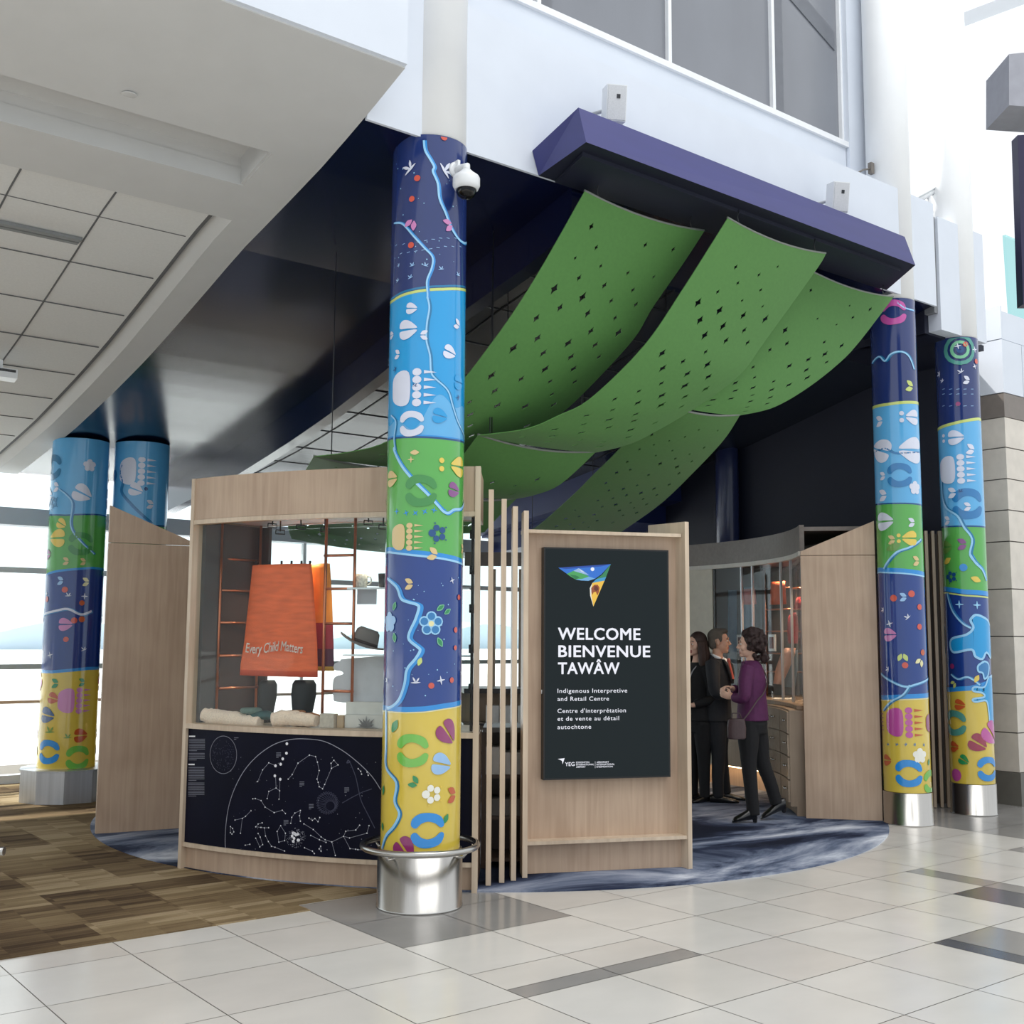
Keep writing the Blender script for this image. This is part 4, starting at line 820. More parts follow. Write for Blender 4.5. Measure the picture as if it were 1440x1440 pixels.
# ------------------------------------------------------------------ green perforated banners
felt = mat('green_felt', (76, 126, 58), 0.75, var=0.05, scale=40, sheen=0.15)
wire = mat('suspension_wire', (30, 32, 36), 0.4)
def edge_curve(pix, z0, z1):
    A0, A1 = at_z(*pix[0], z0), at_z(*pix[-1], z1); n = Vector((A1.y-A0.y, -(A1.x-A0.x), 0))
    P = [A0]+[at_plane(*p, A0, n) for p in pix[1:-1]]+[A1]
    P = smooth_line([tuple(p) for p in P], 10); L = [0]
    for a, b2 in zip(P, P[1:]): L.append(L[-1]+(b2-a).length)
    def f(t):
        s_ = t*L[-1]
        for i in range(1, len(L)):
            if s_ <= L[i] or i == len(L)-1: k = (s_-L[i-1])/max(1e-9, L[i]-L[i-1]); return P[i-1].lerp(P[i], min(1, k))
    return f, L[-1]
BAN = []
def banner(label, lp, rp, z0, z1, seed, dens=0.8, wires=True):
    fl_, la = edge_curve(lp, z0, z1); fr_, lb = edge_curve(rp, z0, z1); ln = (la+lb)/2; r_ = random.Random(seed)
    wd = (fl_(0)-fr_(0)).length; BAN.append((label[:30], round(la, 2), round(lb, 2), round(wd, 2), round((fl_(1)-fr_(1)).length, 2), [tuple(round(c, 2) for c in fl_(k)) for k in (0, .25, .5, .75, 1)]))
    nW = 9; nL = max(6, int(ln/0.125)); mb = MB()
    def S(i, j):  # i along length, j across (floats); a slight crosswise belly
        t, w_ = i/nL, j/nW; p = fl_(t).lerp(fr_(t), w_); return p+Vector((0, 0, -0.05*4*w_*(1-w_)*(1-0.6*t)))
    for i in range(nL):
        for j in range(nW):
            hole = 1 <= j <= nW-2 and 1 <= i <= nL-2 and (i+j) % 2 == 0 and r_.random() < dens*(0.55 if i < 3 else 1)
            if not hole:
                mb.face([S(i, j), S(i+.5, j), S(i+1, j), S(i+1, j+.5), S(i+1, j+1), S(i+.5, j+1), S(i, j+1), S(i, j+.5)], 0, True); continue
            k = r_.uniform(0.24, 0.42)*(1 if 0.2 < i/nL < 0.95 else .65); k2 = k*0.58; q = 0.085*k/0.3; ci, cj = i+.5+r_.uniform(-.1, .1), j+.5+r_.uniform(-.1, .1)
            out = [(i, j), (i+.5, j), (i+1, j), (i+1, j+.5), (i+1, j+1), (i+.5, j+1), (i, j+1), (i, j+.5)]
            inn = [(ci-q, cj-q), (ci, cj-k2), (ci+q, cj-q), (ci+k, cj), (ci+q, cj+q), (ci, cj+k2), (ci-q, cj+q), (ci-k, cj)]
            inn = [(min(max(a_, i+.04), i+.96), min(max(b_, j+.04), j+.96)) for a_, b_ in inn]
            for n in range(8): m_ = (n+1) % 8; mb.face([S(*out[n]), S(*out[m_]), S(*inn[m_]), S(*inn[n])], 0, True)
    P0 = S(nL/2, nW/2); t = thing('banner', label, 'banner', tuple(P0), 'green perforated banners')
    o = mb.build('perforated_felt', felt, t); md = o.modifiers.new('felt_thickness', 'SOLIDIFY'); md.thickness = 0.007; md.offset = 0; es = o.modifiers.new('crisp_hole_edges', 'EDGE_SPLIT'); es.split_angle = math.radians(40)
    q = MB(); q.tube([S(0, k*nW/8)+Vector((0, 0, .006)) for k in range(9)], 0.009, 8); q.build('hanging_rod', mat('rod_grey', (120, 124, 118), .5), t)
    if wires:
        for jj in (1.0, nW-1.0):
            q = MB(); p = S(0, jj); q.tube([p, p+Vector((-.02, 0, .06)), p+Vector((0.0, 0, 5.0-p.z))], 0.004, 6); q.build('suspension_wire', wire, t)
            q = MB(); p = S(nL, jj); q.tube([p, p+Vector((0, 0, zr(min(13.9, p.y))-0.02-p.z))], 0.004, 6); q.build('suspension_wire', wire, t)
    return t
Z0 = 4.90
banner('left green banner nearest the wrapped front column, swooping down from the canopy beam', [(822, 269), (752, 392), (693, 480), (625, 563), (548, 619), (495, 635), (441, 642)], [(990, 325), (960, 371), (917, 433), (888, 480), (813, 560), (773, 593), (738, 619), (704, 642), (668, 655), (650, 663)], Z0, 3.05, 1, 0.85)
banner('middle green banner hanging from the canopy beam', [(1023, 307), (960, 407), (905, 487), (831, 560), (786, 584), (740, 603), (672, 612)], [(1161, 357), (1147, 380), (1075, 480), (1040, 527), (980, 572), (908, 614), (873, 628), (837, 636)], Z0, 3.22, 2)
banner('right green banner hanging from the canopy beam beside the right column', [(1130, 376), (1070, 470), (1010, 535), (925, 565)], [(1256, 418), (1207, 482), (1177, 513), (1133, 547), (1087, 573), (1040, 584)], Z0, 3.6, 3, 0.7)
banner('second drop of the left green banner, seen over the wood header', [(441, 642), (415, 690), (405, 735), (410, 757)], [(650, 663), (620, 715), (580, 760), (552, 777)], 3.05, 2.62, 4, wires=False)
banner('second drop of the middle green banner, dark green behind the wood slats', [(672, 612), (640, 655), (615, 682), (600, 690)], [(837, 636), (800, 671), (777, 687), (747, 697), (726, 701)], 3.22, 2.85, 5)
banner('third drop of the middle green banner, lowest behind the slats', [(600, 690), (585, 720), (575, 745)], [(726, 701), (700, 727), (681, 748)], 2.85, 2.6, 6, wires=False)
banner('second drop of the right green banner, running down behind the welcome screen', [(925, 565), (873, 629), (834, 668), (807, 695), (760, 737), (735, 752)], [(1040, 584), (1017, 619), (976, 663), (929, 708), (876, 746), (845, 768)], 3.6, 2.75, 7)

# ------------------------------------------------------------------ the round kiosk: curved display case at the front
def ka(deg, r, z=0): a = math.radians(deg); return Vector((KC[0]+r*math.cos(a), KC[1]+r*math.sin(a), z))
def rad(px, py, r): return at_cyl(px, py, KC, r)
A0, A1 = 196.0, 231.2
case = thing('display_case', 'curved wooden display case with a glass front over a dark star map panel', 'display case', tuple(ka(213, 3.45)))
q = MB(); q.arc(KC, 3.74, 3.80, A0, A1, 2.57, 2.885); q.arc(KC, 3.12, 3.74, A0, A1, 2.80, 2.84); q.arc(KC, 3.10, 3.14, A0, A1, 2.57, 2.885); q.build('header', birch, case)
q = MB(); q.arc(KC, 3.735, 3.806, A0, A1, 2.535, 2.568); q.build('header_trim', birch_edge, case)
q = MB(); q.arc(KC, 3.14, 3.735, A0, A1, 2.575, 2.60); q.build('case_ceiling', mat('case_ceiling_white', (206, 206, 206), .5), case)
q = MB(); q.arc(KC, 3.752, 3.762, A0+.4, A1-.4, 1.055, 2.535, n=48); q.build('glass_front', clear_glass, case)
q = MB(); q.arc(KC, 3.1, 3.808, A0, A1, 1.018, 1.055); q.build('sill', birch_edge, case)
for a, b2 in ((A0-.25, A0+.28), (A1-.28, A1+.28)): q = MB(); q.arc(KC, 3.70, 3.81, a, b2, 0.0, 2.885, n=2); q.build('end_post', birch_edge, case)
q = MB(); q.arc(KC, 3.12, 3.70, A0-.2, A0+.1, 0.0, 2.88, n=2); q.build('end_panel', birch, case)
q = MB(); q.arc(KC, 3.12, 3.7, A1-.1, A1+.2, 0, 1.02, n=2); q.build('end_panel', birch, case)
q = MB(); q.arc(KC, 3.12, 3.7, A1-.1, A1+.2, 2.54, 2.88, n=2); q.build('end_panel', birch, case)
q = MB(); q.arc(KC, 3.72, 3.765, A0, A1, 0.0, 0.165); q.build('plinth', birch, case)
q = MB(); q.arc(KC, 3.70, 3.80, A0, A1, 0.165, 0.195); q.build('bottom_trim', birch_edge, case)
q = MB(); q.arc(KC, 3.12, 3.16, A0, A1, 0.0, 1.02); q.build('back_panel', birch_dark, case)
q = MB(); q.arc(KC, 3.14, 3.17, A0+.9, A0+2.6, 1.055, 2.56, n=2); q.build('inner_back_board', wood_mat('dark_walnut_board', (70, 52, 46)), case)
q = MB(); q.arc(KC, 3.14, 3.56, A0+.3, A0+.9, 1.055, 2.56, n=2); q.build('inner_side_board', MATS['dark_walnut_board'], case)
q = MB(); q.arc(KC, 3.57, 3.72, A0+.3, A0+.9, 1.055, 2.56, n=2); q.build('side_lining', mat('charcoal_lining', (84, 82, 82), .7), case)
q = MB(); q.arc(KC, 3.13, 3.14, A0+2.7, A1-.4, 1.055, 2.535, n=40); q.build('rear_glass', clear_glass, case)
# star map panel
SM = Wrap(KC, 3.785, 1080, both=False, step=0.0006)
def sm(p): return (250+p[0]/4.8, 1000+p[1]/4.8)
spal = [mat('star_map_navy', (10, 12, 32), 0.45, var=.2, scale=3, spec=.12), mat('star_map_line', (150, 152, 166), 0.5), mat('star_map_star', (240, 240, 246), 0.5), mat('star_map_dim', (54, 56, 80), 0.5), mat('star_map_text', (112, 114, 128), 0.5)]
uA = (math.radians(A0+.3)-2*PI-SM.th0)*SM.r; uB = (math.radians(A1-.3)-2*PI-SM.th0)*SM.r
SM.poly([(uA, .195), (uB, .195), (uB, 1.018), (uA, 1.018)], 0, 0)
SM.poly([(uB, .195), (uA, .195), (uA, 1.018), (uB, 1.018)], 0, -.02)
def sline(pts, wpx=0.55, mi=1, lay=1, k=1):
    P = [SM.uz(*sm(p)) for p in pts]; wd = wpx*SM.mpp*0.62
    for a, b2 in zip(P, P[1:]):
        d = Vector((b2[0]-a[0], b2[1]-a[1], 0)); 
        if d.length < 1e-6: continue
        d.normalize(); SM.poly([(a[0]-d.y*wd, a[1]+d.x*wd), (b2[0]-d.y*wd, b2[1]+d.x*wd), (b2[0]+d.y*wd, b2[1]-d.x*wd), (a[0]+d.y*wd, a[1]-d.x*wd)], mi, SM.step*lay)
def sdot(p, r, mi=2, lay=2): u, z = SM.uz(*sm(p)); SM.poly(circ(u, z, r*SM.mpp, 10), mi, SM.step*lay)
arcp = smooth_line([(322, 930), (320, 860), (326, 760), (345, 640), (385, 520), (450, 400), (540, 300), (650, 225), (760, 192), (870, 188), (990, 205), (1110, 265), (1220, 350), (1310, 440), (1370, 530)], 5)
sline([(p.x, p.y) for p in arcp], 0.8); el = [(308+90*math.cos(a), 295+127*math.sin(a)) for a in [2*PI*i/48 for i in range(49)]]; sline(el, 0.5)
CON = [[(540, 475), (573, 397), (615, 349), (660, 368)], [(746, 459), (773, 428), (812, 351), (889, 297), (931, 307), (943, 344), (955, 401), (940, 458), (948, 480), (955, 510), (978, 524), (992, 495), (1038, 386), (1082, 363), (1054, 332), (1035, 352), (1038, 386)],
       [(507, 592), (524, 590), (563, 604), (590, 648), (651, 685), (706, 669), (727, 691)], [(387, 735), (436, 724), (458, 710), (495, 672)], [(436, 724), (424, 824)], [(356, 779), (371, 792), (379, 815), (366, 830), (356, 820), (356, 779)],
       [(604, 590), (615, 542), (664, 519), (688, 538), (684, 594)], [(664, 519), (660, 440)], [(690, 458), (688, 538)], [(527, 781), (543, 762), (570, 754)], [(527, 781), (562, 785), (585, 788), (614, 787)], [(543, 826), (557, 850), (573, 901), (554, 916), (527, 858)], [(585, 788), (593, 843), (612, 880), (633, 912), (657, 919), (721, 944)], [(456, 905), (487, 899)],
       [(763, 757), (770, 717), (791, 688), (828, 671), (822, 706), (828, 743)], [(695, 773), (671, 812), (683, 884), (722, 874), (727, 824), (695, 773)], [(852, 761), (915, 799), (968, 849), (995, 868), (1040, 883), (1119, 845), (1134, 811), (1202, 802), (1228, 770)], [(898, 839), (957, 868), (1001, 886)], [(1119, 845), (1160, 856), (1277, 824), (1291, 773)], [(1119, 845), (1163, 928), (1201, 932), (1216, 935), (1290, 938)], [(1040, 883), (1064, 974)], [(856, 922), (909, 945), (922, 961)], [(955, 930), (965, 912), (968, 945), (955, 930)], [(886, 722), (909, 737), (926, 725), (947, 746), (959, 718)], [(1218, 389), (1235, 406), (1241, 425)], [(1278, 411), (1286, 433)]]
for cc in CON:
    sline(cc, 0.42)
    for p in cc: sdot(p, 0.95)
for p in ((737, 220), (734, 284), (709, 322), (695, 358), (660, 369), (656, 437), (692, 460)): sdot(p, 2.2)
rs = random.Random(4)
for i in range(11): sdot((795+rs.uniform(-26, 26), 850+rs.uniform(-34, 34)), 2.2)
for i in range(120):
    a = rs.uniform(0, 2*PI); r_ = rs.uniform(30, 68); sdot((798+r_*math.cos(a), 855+r_*math.sin(a)), 0.45, 1)
for i in range(90): sdot((rs.uniform(340, 1350), rs.uniform(230, 940)), rs.uniform(.3, .6), rs.choice((1, 3)))
for i in range(120):
    a = rs.uniform(0, 2*PI); r_ = 110*math.sqrt(rs.random()); sdot((308+.66*r_*math.cos(a), 295+r_*math.sin(a)), .5, 3)
sline([(1150, 330), (1165, 345), (1140, 350), (1150, 330)], 1.2, 3); sline([(p.x, p.y) for p in smooth_line([(1165, 350), (1200, 440), (1220, 530), (1240, 610), (1290, 710), (1330, 790)], 4)], .9, 3); sline([(1110, 620), (1180, 580), (1250, 545), (1310, 525)], .8, 3)
for i in range(26):
    a = 2*PI*i/26; sline([(1010+60*math.cos(a), 620+60*math.sin(a)), (1010+75*math.cos(a+.5), 620+78*math.sin(a+.5)), (1030+30*math.cos(a+1.1), 640+30*math.sin(a+1.1))], .45, 3)
def para(x, y, w_, n, dy=11, head=False):
    if head: sline([(x, y-20), (x+42, y-20)], 1.6, 2)
    for i in range(n): sline([(x, y+i*dy), (x+w_*(1 if i < n-1 else .5), y+i*dy)], 0.75, 4)
para(76, 190, 108, 8, head=True); para(74, 285, 108, 5); para(72, 380, 108, 9, head=True); para(70, 485, 110, 9)
for x, y in ((665, 282), (822, 478), (1125, 518), (885, 630), (715, 738)): para(x, y, 32, 4, 10)
para(380, 180, 30, 2, 10)
SM.mb.build('star_map_panel', spal, case)

# wooden fin walls at both ends of the ring
def fin(label, deg, r0, r1, zi, zo):
    t = thing('fin_wall', label, 'partition', tuple(ka(deg, (r0+r1)/2))); d = ka(deg, 1)-ka(deg, 0); s_ = Vector((-d.y, d.x, 0))*0.03
    a, b2 = ka(deg, r0), ka(deg, r1)
    def blk(z00, z01, z10, z11, nm, m):
        q = MB(); q.hexa([a-s_+Vector((0, 0, z00)), b2-s_+Vector((0, 0, z01)), b2+s_+Vector((0, 0, z01)), a+s_+Vector((0, 0, z00))], [a-s_+Vector((0, 0, z10)), b2-s_+Vector((0, 0, z11)), b2+s_+Vector((0, 0, z11)), a+s_+Vector((0, 0, z10))]); q.build(nm, m, t)
    blk(0.012, 0.012, 2.507, 2.507, 'lower_panel', birch); blk(2.513, 2.513, zi, zo, 'upper_panel', birch)
fin('wood fin wall with a sloping top left of the display case', 168.2, 3.06, 3.76, 2.555, 2.84)
fin('wood fin wall with a sloping top beside the right-hand wrapped column', -48.8, 3.055, 3.75, 2.55, 2.84)

# slats
slp = [(686.5, 1248, 2.745, .10, 'wood slat nearest the end of the curved display case'), (705.5, 1244, 2.69, .11, 'second wood slat from the curved display case'), (722, 1241, 2.645, .17, 'second wood slat from the welcome screen stand'), (738, 1237, 2.625, .19, 'wood slat touching the left edge of the welcome screen stand')]
for px, py, zt_, dp, lb in slp:
    P = at_z(px, py, 0); dr = Vector((KC[0]-P.x, KC[1]-P.y, 0)).normalized(); a = math.atan2(dr.y, dr.x); c_ = P+dr*dp/2
    q = MB(); q.box((c_.x, c_.y, (zt_+.012)/2), (dp, .036, zt_-.012), a); o = q.build('wood_slat', birch_edge, loc=(c_.x, c_.y, 0)); tag(o, lb, 'slat', 'slats between the case and the stand')
for k in range(5):
    P = Vector((10.40+.055*k, 6.545-.042*k, 0))*1.024; q = MB(); q.box((P.x, P.y, 1.42), (.09, .03, 2.83), math.radians(38)); o = q.build('wood_slat', birch_edge, loc=(P.x, P.y, 0))
    tag(o, ('wood slat closest to the near right column, of the set between the right columns', 'second slat from the near right column, between the right columns', 'middle of the five slats between the two right columns', 'second slat from the far right column, between the right columns', 'wood slat closest to the far right column with the swirl')[k], 'slat', 'slats between the right columns')
q = MB(); q.bar((10.66, 6.86, 1.42), (11.02, 6.60, 1.42), .02, 2.8); tag(q.build('slat_backing', mat('slat_backing_dark', (46, 38, 32), .7)), 'dark board behind the five slats between the right columns', 'panel')

# low cabinet standing behind the slats and the welcome stand
low = thing('low_cabinet', 'dark brown low cabinet with open shelves behind the wood slats', 'cabinet', tuple(ka(243, 2.9)))
dark_wood = wood_mat('dark_cabinet_wood', (84, 66, 54)); dark_top = mat('dark_cabinet_top', (78, 74, 72), .35)
q = MB(); q.arc(KC, 2.62, 3.08, 231.6, 256, 1.0, 1.035); q.build('top', dark_top, low)
q = MB(); q.arc(KC, 2.64, 2.68, 231.8, 256, .02, 1.0); q.build('back_panel', dark_wood, low)
for z_ in (.06, .36, .66): q = MB(); q.arc(KC, 2.68, 3.04, 231.9, 256, z_, z_+.025); q.build('shelf', dark_wood, low)
for dg in (231.7, 239.8, 248, 255.8): q = MB(); q.arc(KC, 2.66, 3.05, dg-.3, dg+.3, .012, 1.0, n=2); q.build('divider', dark_wood, low)
for k, (dg, z_, w_, h_, lb) in enumerate(((233.2, .686, .16, .2, 'white parcel on the top shelf of the low cabinet, left end'), (236.6, .686, .2, .16, 'flat white parcel on the top shelf behind the middle slats'), (234.8, .386, .24, .12, 'grey parcel on the middle shelf of the low cabinet'))):
    P = ka(dg, 2.9, z_+h_/2); q = MB(); q.box(tuple(P), (.22, w_, h_), math.radians(dg), bev=.012); o = q.build('parcel', mat('parcel_white' if k < 2 else 'parcel_grey', (212, 210, 206) if k < 2 else (120, 116, 112), .6), loc=tuple(P)); tag(o, lb, 'parcel', 'parcels in the low cabinet')

# ------------------------------------------------------------------ welcome stand and its screen
PA, PB = Vector((5.189, 6.461, 0)), Vector((6.345, 5.946, 0)); pd = (PB-PA).normalized(); pn = Vector((pd.y, -pd.x, 0))
def pp(s_, off, z): return PA+pd*s_+pn*off+Vector((0, 0, z))
def pbox(mb, s0, s1, o0, o1, z0, z1, mi=0): mb.hexa([pp(s0, o1, z0), pp(s1, o1, z0), pp(s1, o0, z0), pp(s0, o0, z0)], [pp(s0, o1, z1), pp(s1, o1, z1), pp(s1, o0, z1), pp(s0, o0, z1)], mi)
stand = thing('sign_stand', 'birch stand with side fin, ledge and plinth that carries the welcome screen', 'sign stand', tuple(pp(.6, -.1, 0)))
q = MB(); pbox(q, .0, 1.25, -.15, -.12, .25, 2.47); q.build('back_panel', birch, stand)
q = MB(); pbox(q, .0, 1.22, -.2, -.03, 2.47, 2.495); q.build('top_board', birch_edge, stand)
q = MB(); pbox(q, .0, 1.24, -.15, -.01, .225, .25); q.build('ledge', birch_edge, stand)
q = MB(); pbox(q, .0, 1.23, -.15, -.085, .012, .225); q.build('plinth', birch, stand)
rdv = Vector((KC[0]-PB.x, KC[1]-PB.y, 0)).normalized(); rs_ = Vector((-rdv.y, rdv.x, 0))
def finblk(P, dr, L, th, z0, z1a, z1b, nm, par, m):
    s_ = Vector((-dr.y, dr.x, 0))*th/2; e = P+dr*L; q = MB(); up = lambda v, z: v+Vector((0, 0, z))
    q.hexa([up(P-s_, z0), up(P+s_, z0), up(e+s_, z0), up(e-s_, z0)], [up(P-s_, z1a), up(P+s_, z1a), up(e+s_, z1b), up(e-s_, z1b)]); return q.build(nm, m, par)
finblk(PB-pd*.012, rdv, .5, .036, .012, 2.585, 2.60, 'side_fin', stand, birch_edge)
screen = thing('display_screen', 'tall black screen reading WELCOME BIENVENUE TAWÂW on the birch stand', 'screen', tuple(pp(.55, -.08, 1.5)))
OFF = -.05; SP = pp(0, OFF, 0)
def sp(px, py):
    P = at_plane(px, py, SP, pn); return ((P-SP).dot(pd), P.z)
def zs(p): return sp(740+p[0]*240/909, 740+p[1]*380/1440)
s0, zt0 = sp(765, 770); s1, zt1 = sp(940, 773); _, zb0 = sp(765, 1099); _, zb1 = sp(941, 1091); zt0 = (zt0+zt1)/2; zb0 = (zb0+zb1)/2
q = MB(); pbox(q, s0, s1, -.12, OFF, zb0, zt0); q.build('bezel', black, screen)
q = MB(); g_ = .012; pbox(q, s0+g_, s1-g_, OFF-.005, OFF+.002, zb0+g_, zt0-g_); q.build('screen_panel', mat('screen_glow_dark', (6, 8, 9), 0.3, var=.04, emit=(32, 40, 43), estr=0.8, spec=.12), screen)
white_lit = mat('lit_white_lettering', (20, 20, 20), 0.4, emit=(238, 240, 250), estr=1.0)
def scr_text(body, bl, br, captop, nm, weight=0.0, sp_=1.0):
    v, f, w_, cap = text_mesh(body, weight, 0, sp_); (a, zb_), (b2, _), (_, zc_) = zs(bl), zs(br), zs((bl[0], captop)); kx = (b2-a)/w_; kz = (zc_-zb_)/cap
    q = MB(); q.mesh([pp(a+x*kx, OFF+.0035, zb_+y*kz) for x, y in v], f); q.build(nm, white_lit, screen)
scr_text('WELCOME', (168, 603), (608, 603), 542, 'lettering', .022, 1.06); scr_text('BIENVENUE', (170, 696), (660, 696), 636, 'lettering', .022, 1.06); scr_text('TAWÂW', (168, 787), (497, 787), 727, 'lettering', .022, 1.06)
for tx, x1, yb_, yc in (('Indigenous Interpretive', 537, 888, 866), ('and Retail Centre', 440, 931, 909), ("Centre d'interprétation", 530, 995, 973), ('et de vente au détail', 494, 1037, 1015), ('autochtone', 345, 1081, 1059)): scr_text(tx, (166, yb_), (x1, yb_), yc, 'lettering', .006, 1.12)
scr_text('YEG', (206, 1278), (257, 1278), 1258, 'lettering', .012)
for tx, x0, x1, yb_ in (('EDMONTON', 265, 335, 1263), ('INTERNATIONAL', 265, 360, 1275), ('AIRPORT', 265, 315, 1287), ('AÉROPORT', 374, 440, 1262), ('INTERNATIONAL', 374, 470, 1274), ("D'EDMONTON", 374, 460, 1286)): scr_text(tx, (x0, yb_), (x1, yb_), yb_-8.5, 'lettering', .012)
def scr_poly(polys, nm):
    q = MB(); ms = []
    for col, pts, lay in polys:
        k = 'lit_emblem_%d_%d_%d' % col; m_ = mat(k, (10, 10, 10), .4, emit=col, estr=1.0)
        if m_ not in ms: ms.append(m_)
        P = [zs(p) for p in pts]; q.face([pp(a, OFF+.003+.0006*lay, z) for a, z in P], ms.index(m_))
    q.build(nm, ms, screen)
scr_poly([((238, 240, 250), [(168, 1240), (204, 1236), (193, 1268), (190, 1250), (182, 1246)], 0)], 'airport_mark')
scr_poly([((200, 202, 210), [(365.5, 1253), (367.5, 1253), (367.5, 1289), (365.5, 1289)], 0)], 'divider_line')
ctr = lambda p: smooth_line([(x, y, 0) for x, y in p], 4)
wing = [(170, 221), (450, 202), (400, 256), (366, 280), (330, 291), (290, 289), (262, 284), (225, 260)]
tail = [(450, 202), (412, 300), (357, 428), (340, 370), (338, 330), (352, 300), (372, 282), (404, 258)]
scr_poly([((40, 110, 205), wing, 0), ((24, 70, 160), [(170, 221), (450, 202), (400, 214), (290, 222), (210, 228)], 1), ((110, 170, 220), [(262, 284), (300, 262), (345, 272), (366, 280), (330, 291), (290, 289)], 1),
          ((70, 160, 90), [(215, 254), (250, 238), (290, 246), (335, 268), (300, 280), (262, 284), (235, 268)], 2), ((150, 180, 220), [(250, 238), (278, 224), (300, 236), (335, 262), (290, 250)], 3), ((36, 120, 70), [(230, 258), (262, 262), (285, 272), (262, 284)], 3), ((235, 240, 248), circ(352, 229, 10, 16), 3), ((200, 215, 235), [(280, 226), (296, 236), (310, 248), (292, 242)], 4),
          ((48, 130, 86), tail[:1]+[(425, 270), (372, 282), (404, 258)], 0), ((60, 150, 200), [(425, 270), (417, 290), (352, 302), (372, 282)], 0), ((236, 190, 70), [(417, 290), (412, 300), (357, 428), (340, 370), (338, 330), (352, 302)], 0), ((226, 226, 220), [(338, 330), (352, 302), (346, 330), (346, 372), (357, 428), (340, 370)], 1),
          ((150, 78, 40), [(345, 330), (362, 312), (380, 312), (390, 328), (386, 352), (378, 370), (370, 350), (358, 352), (352, 366), (346, 350)], 2), ((96, 44, 22), [(362, 318), (378, 320), (384, 338), (372, 346), (360, 338)], 3)], 'emblem')
q = MB(); q.tube([pp(s0-.004, -.09, 1.32), pp(s0-.004, -.09, 1.29)], .004, 6); q.build('sensor_button', plastic_white, screen)

# ------------------------------------------------------------------ inner display case on the far right and the drawer cabinet
inner = thing('display_case', 'curved inner display case with glass, copper racks and shaded wood header, behind the people', 'display case', tuple(ka(-20, 3.4)))
q = MB(); q.arc(KC, 3.055, 3.10, -47.5, 24, 2.56, 2.82); q.arc(KC, 3.10, 3.78, -47.5, 24, 2.76, 2.80); q.build('header', header_shaded, inner)
q = MB(); q.arc(KC, 3.04, 3.10, -47.5, 24, 2.515, 2.56); q.build('header_trim', mat('pale_trim_paint', (196, 192, 184), .5), inner)
q = MB(); q.arc(KC, 3.065, 3.073, -47, -4.3, 1.06, 2.515, n=44); q.build('glass_front', clear_glass, inner)
q = MB(); q.arc(KC, 3.06, 3.10, -4.1, 24, .25, 2.515); q.build('beige_panel', mat('beige_laminate', (190, 184, 168), .5), inner)
for dg in (-4.6, -13.5, -17.5, -30, -36, -46.6):
    q = MB(); q.arc(KC, 3.062, 3.085, dg-.22, dg+.22, 1.06, 2.515, n=2); q.build('mullion', black if dg in (-4.6,) else greymetal, inner)
q = MB(); q.arc(KC, 3.72, 3.78, -47.5, 24, 0, 2.82); q.build('outer_wall', mat('case_outer_wall', (74, 62, 58), .5, var=.1, scale=3), inner)
q = MB(); q.arc(KC, 3.0, 3.72, -46.5, -4.3, 1.02, 1.055); q.build('counter', birch_dark, inner)
q = MB(); q.arc(KC, 3.1, 3.14, -28, 24, .26, 1.02); q.build('base_panel', birch_dark, inner)
q = MB(); q.arc(KC, 3.3, 3.34, -28, 24, 0.01, .26); q.build('plinth', birch, inner)
led = mat('warm_led_strip', (40, 30, 20), .5, emit=(255, 214, 160), estr=9)
q = MB(); q.arc(KC, 3.18, 3.21, -27, 10, .235, .25); q.build('led_strip', led, inner)
q = MB(); q.arc(KC, 3.15, 3.72, -46, -5, 2.54, 2.56); q.build('case_ceiling', mat('case_ceiling_dark', (90, 84, 80), .5), inner)
def spot(name, loc, tgt, p, size=70, col=(1, .8, .6)):
    l = bpy.data.lights.new(name, 'SPOT'); l.energy = p; l.spot_size = math.radians(size); l.spot_blend = .6; l.color = col; l.shadow_soft_size = .03
    o = bpy.data.objects.new(name, l); COL.objects.link(o); o.location = loc; o.rotation_euler = (Vector(tgt)-Vector(loc)).to_track_quat('-Z', 'Y').to_euler(); return o
for dg in (-40, -30, -20): spot('case_downlight', ka(dg, 3.4, 2.5), ka(dg, 3.5, 1.0), 48, 120, (1, .72, .5))
cab = thing('drawer_cabinet', 'wood drawer cabinet with four drawers and metal pulls behind the right fin wall', 'cabinet', tuple(ka(-38, 3.1)))
q = MB(); q.arc(KC, 2.92, 3.09, -47.4, -28.2, .10, 1.015); q.build('body', birch_dark, cab)
q = MB(); q.arc(KC, 2.98, 3.09, -47.4, -28.2, 0.012, .10); q.build('plinth', birch_dark, cab)
for a0_, a1_ in ((-47.2, -38.2), (-37.8, -28.6)):
    for k in range(4):
        z0_ = .14+.217*k; q = MB(); q.arc(KC, 2.90, 2.92, a0_, a1_, z0_, z0_+.205); dr = q.build('drawer', wood_mat('drawer_front', (158, 140, 120), axis=0) if 'drawer_front' not in MATS else MATS['drawer_front'], cab)
        am = (a0_+a1_)/2-(1.5 if a0_ < -40 else 0); h0, h1 = ka(am-1.1, 2.875, z0_+.12), ka(am+1.1, 2.875, z0_+.12); q = MB(); q.tube([ka(am-1.1, 2.905, z0_+.12), h0, h1, ka(am+1.1, 2.905, z0_+.12)], .008, 8); q.build('handle', mat('satin_chrome', (225, 222, 215), .2, metal=1.0), dr)
def far(px, py, r): return at_cyl(px, py, KC, r, True)
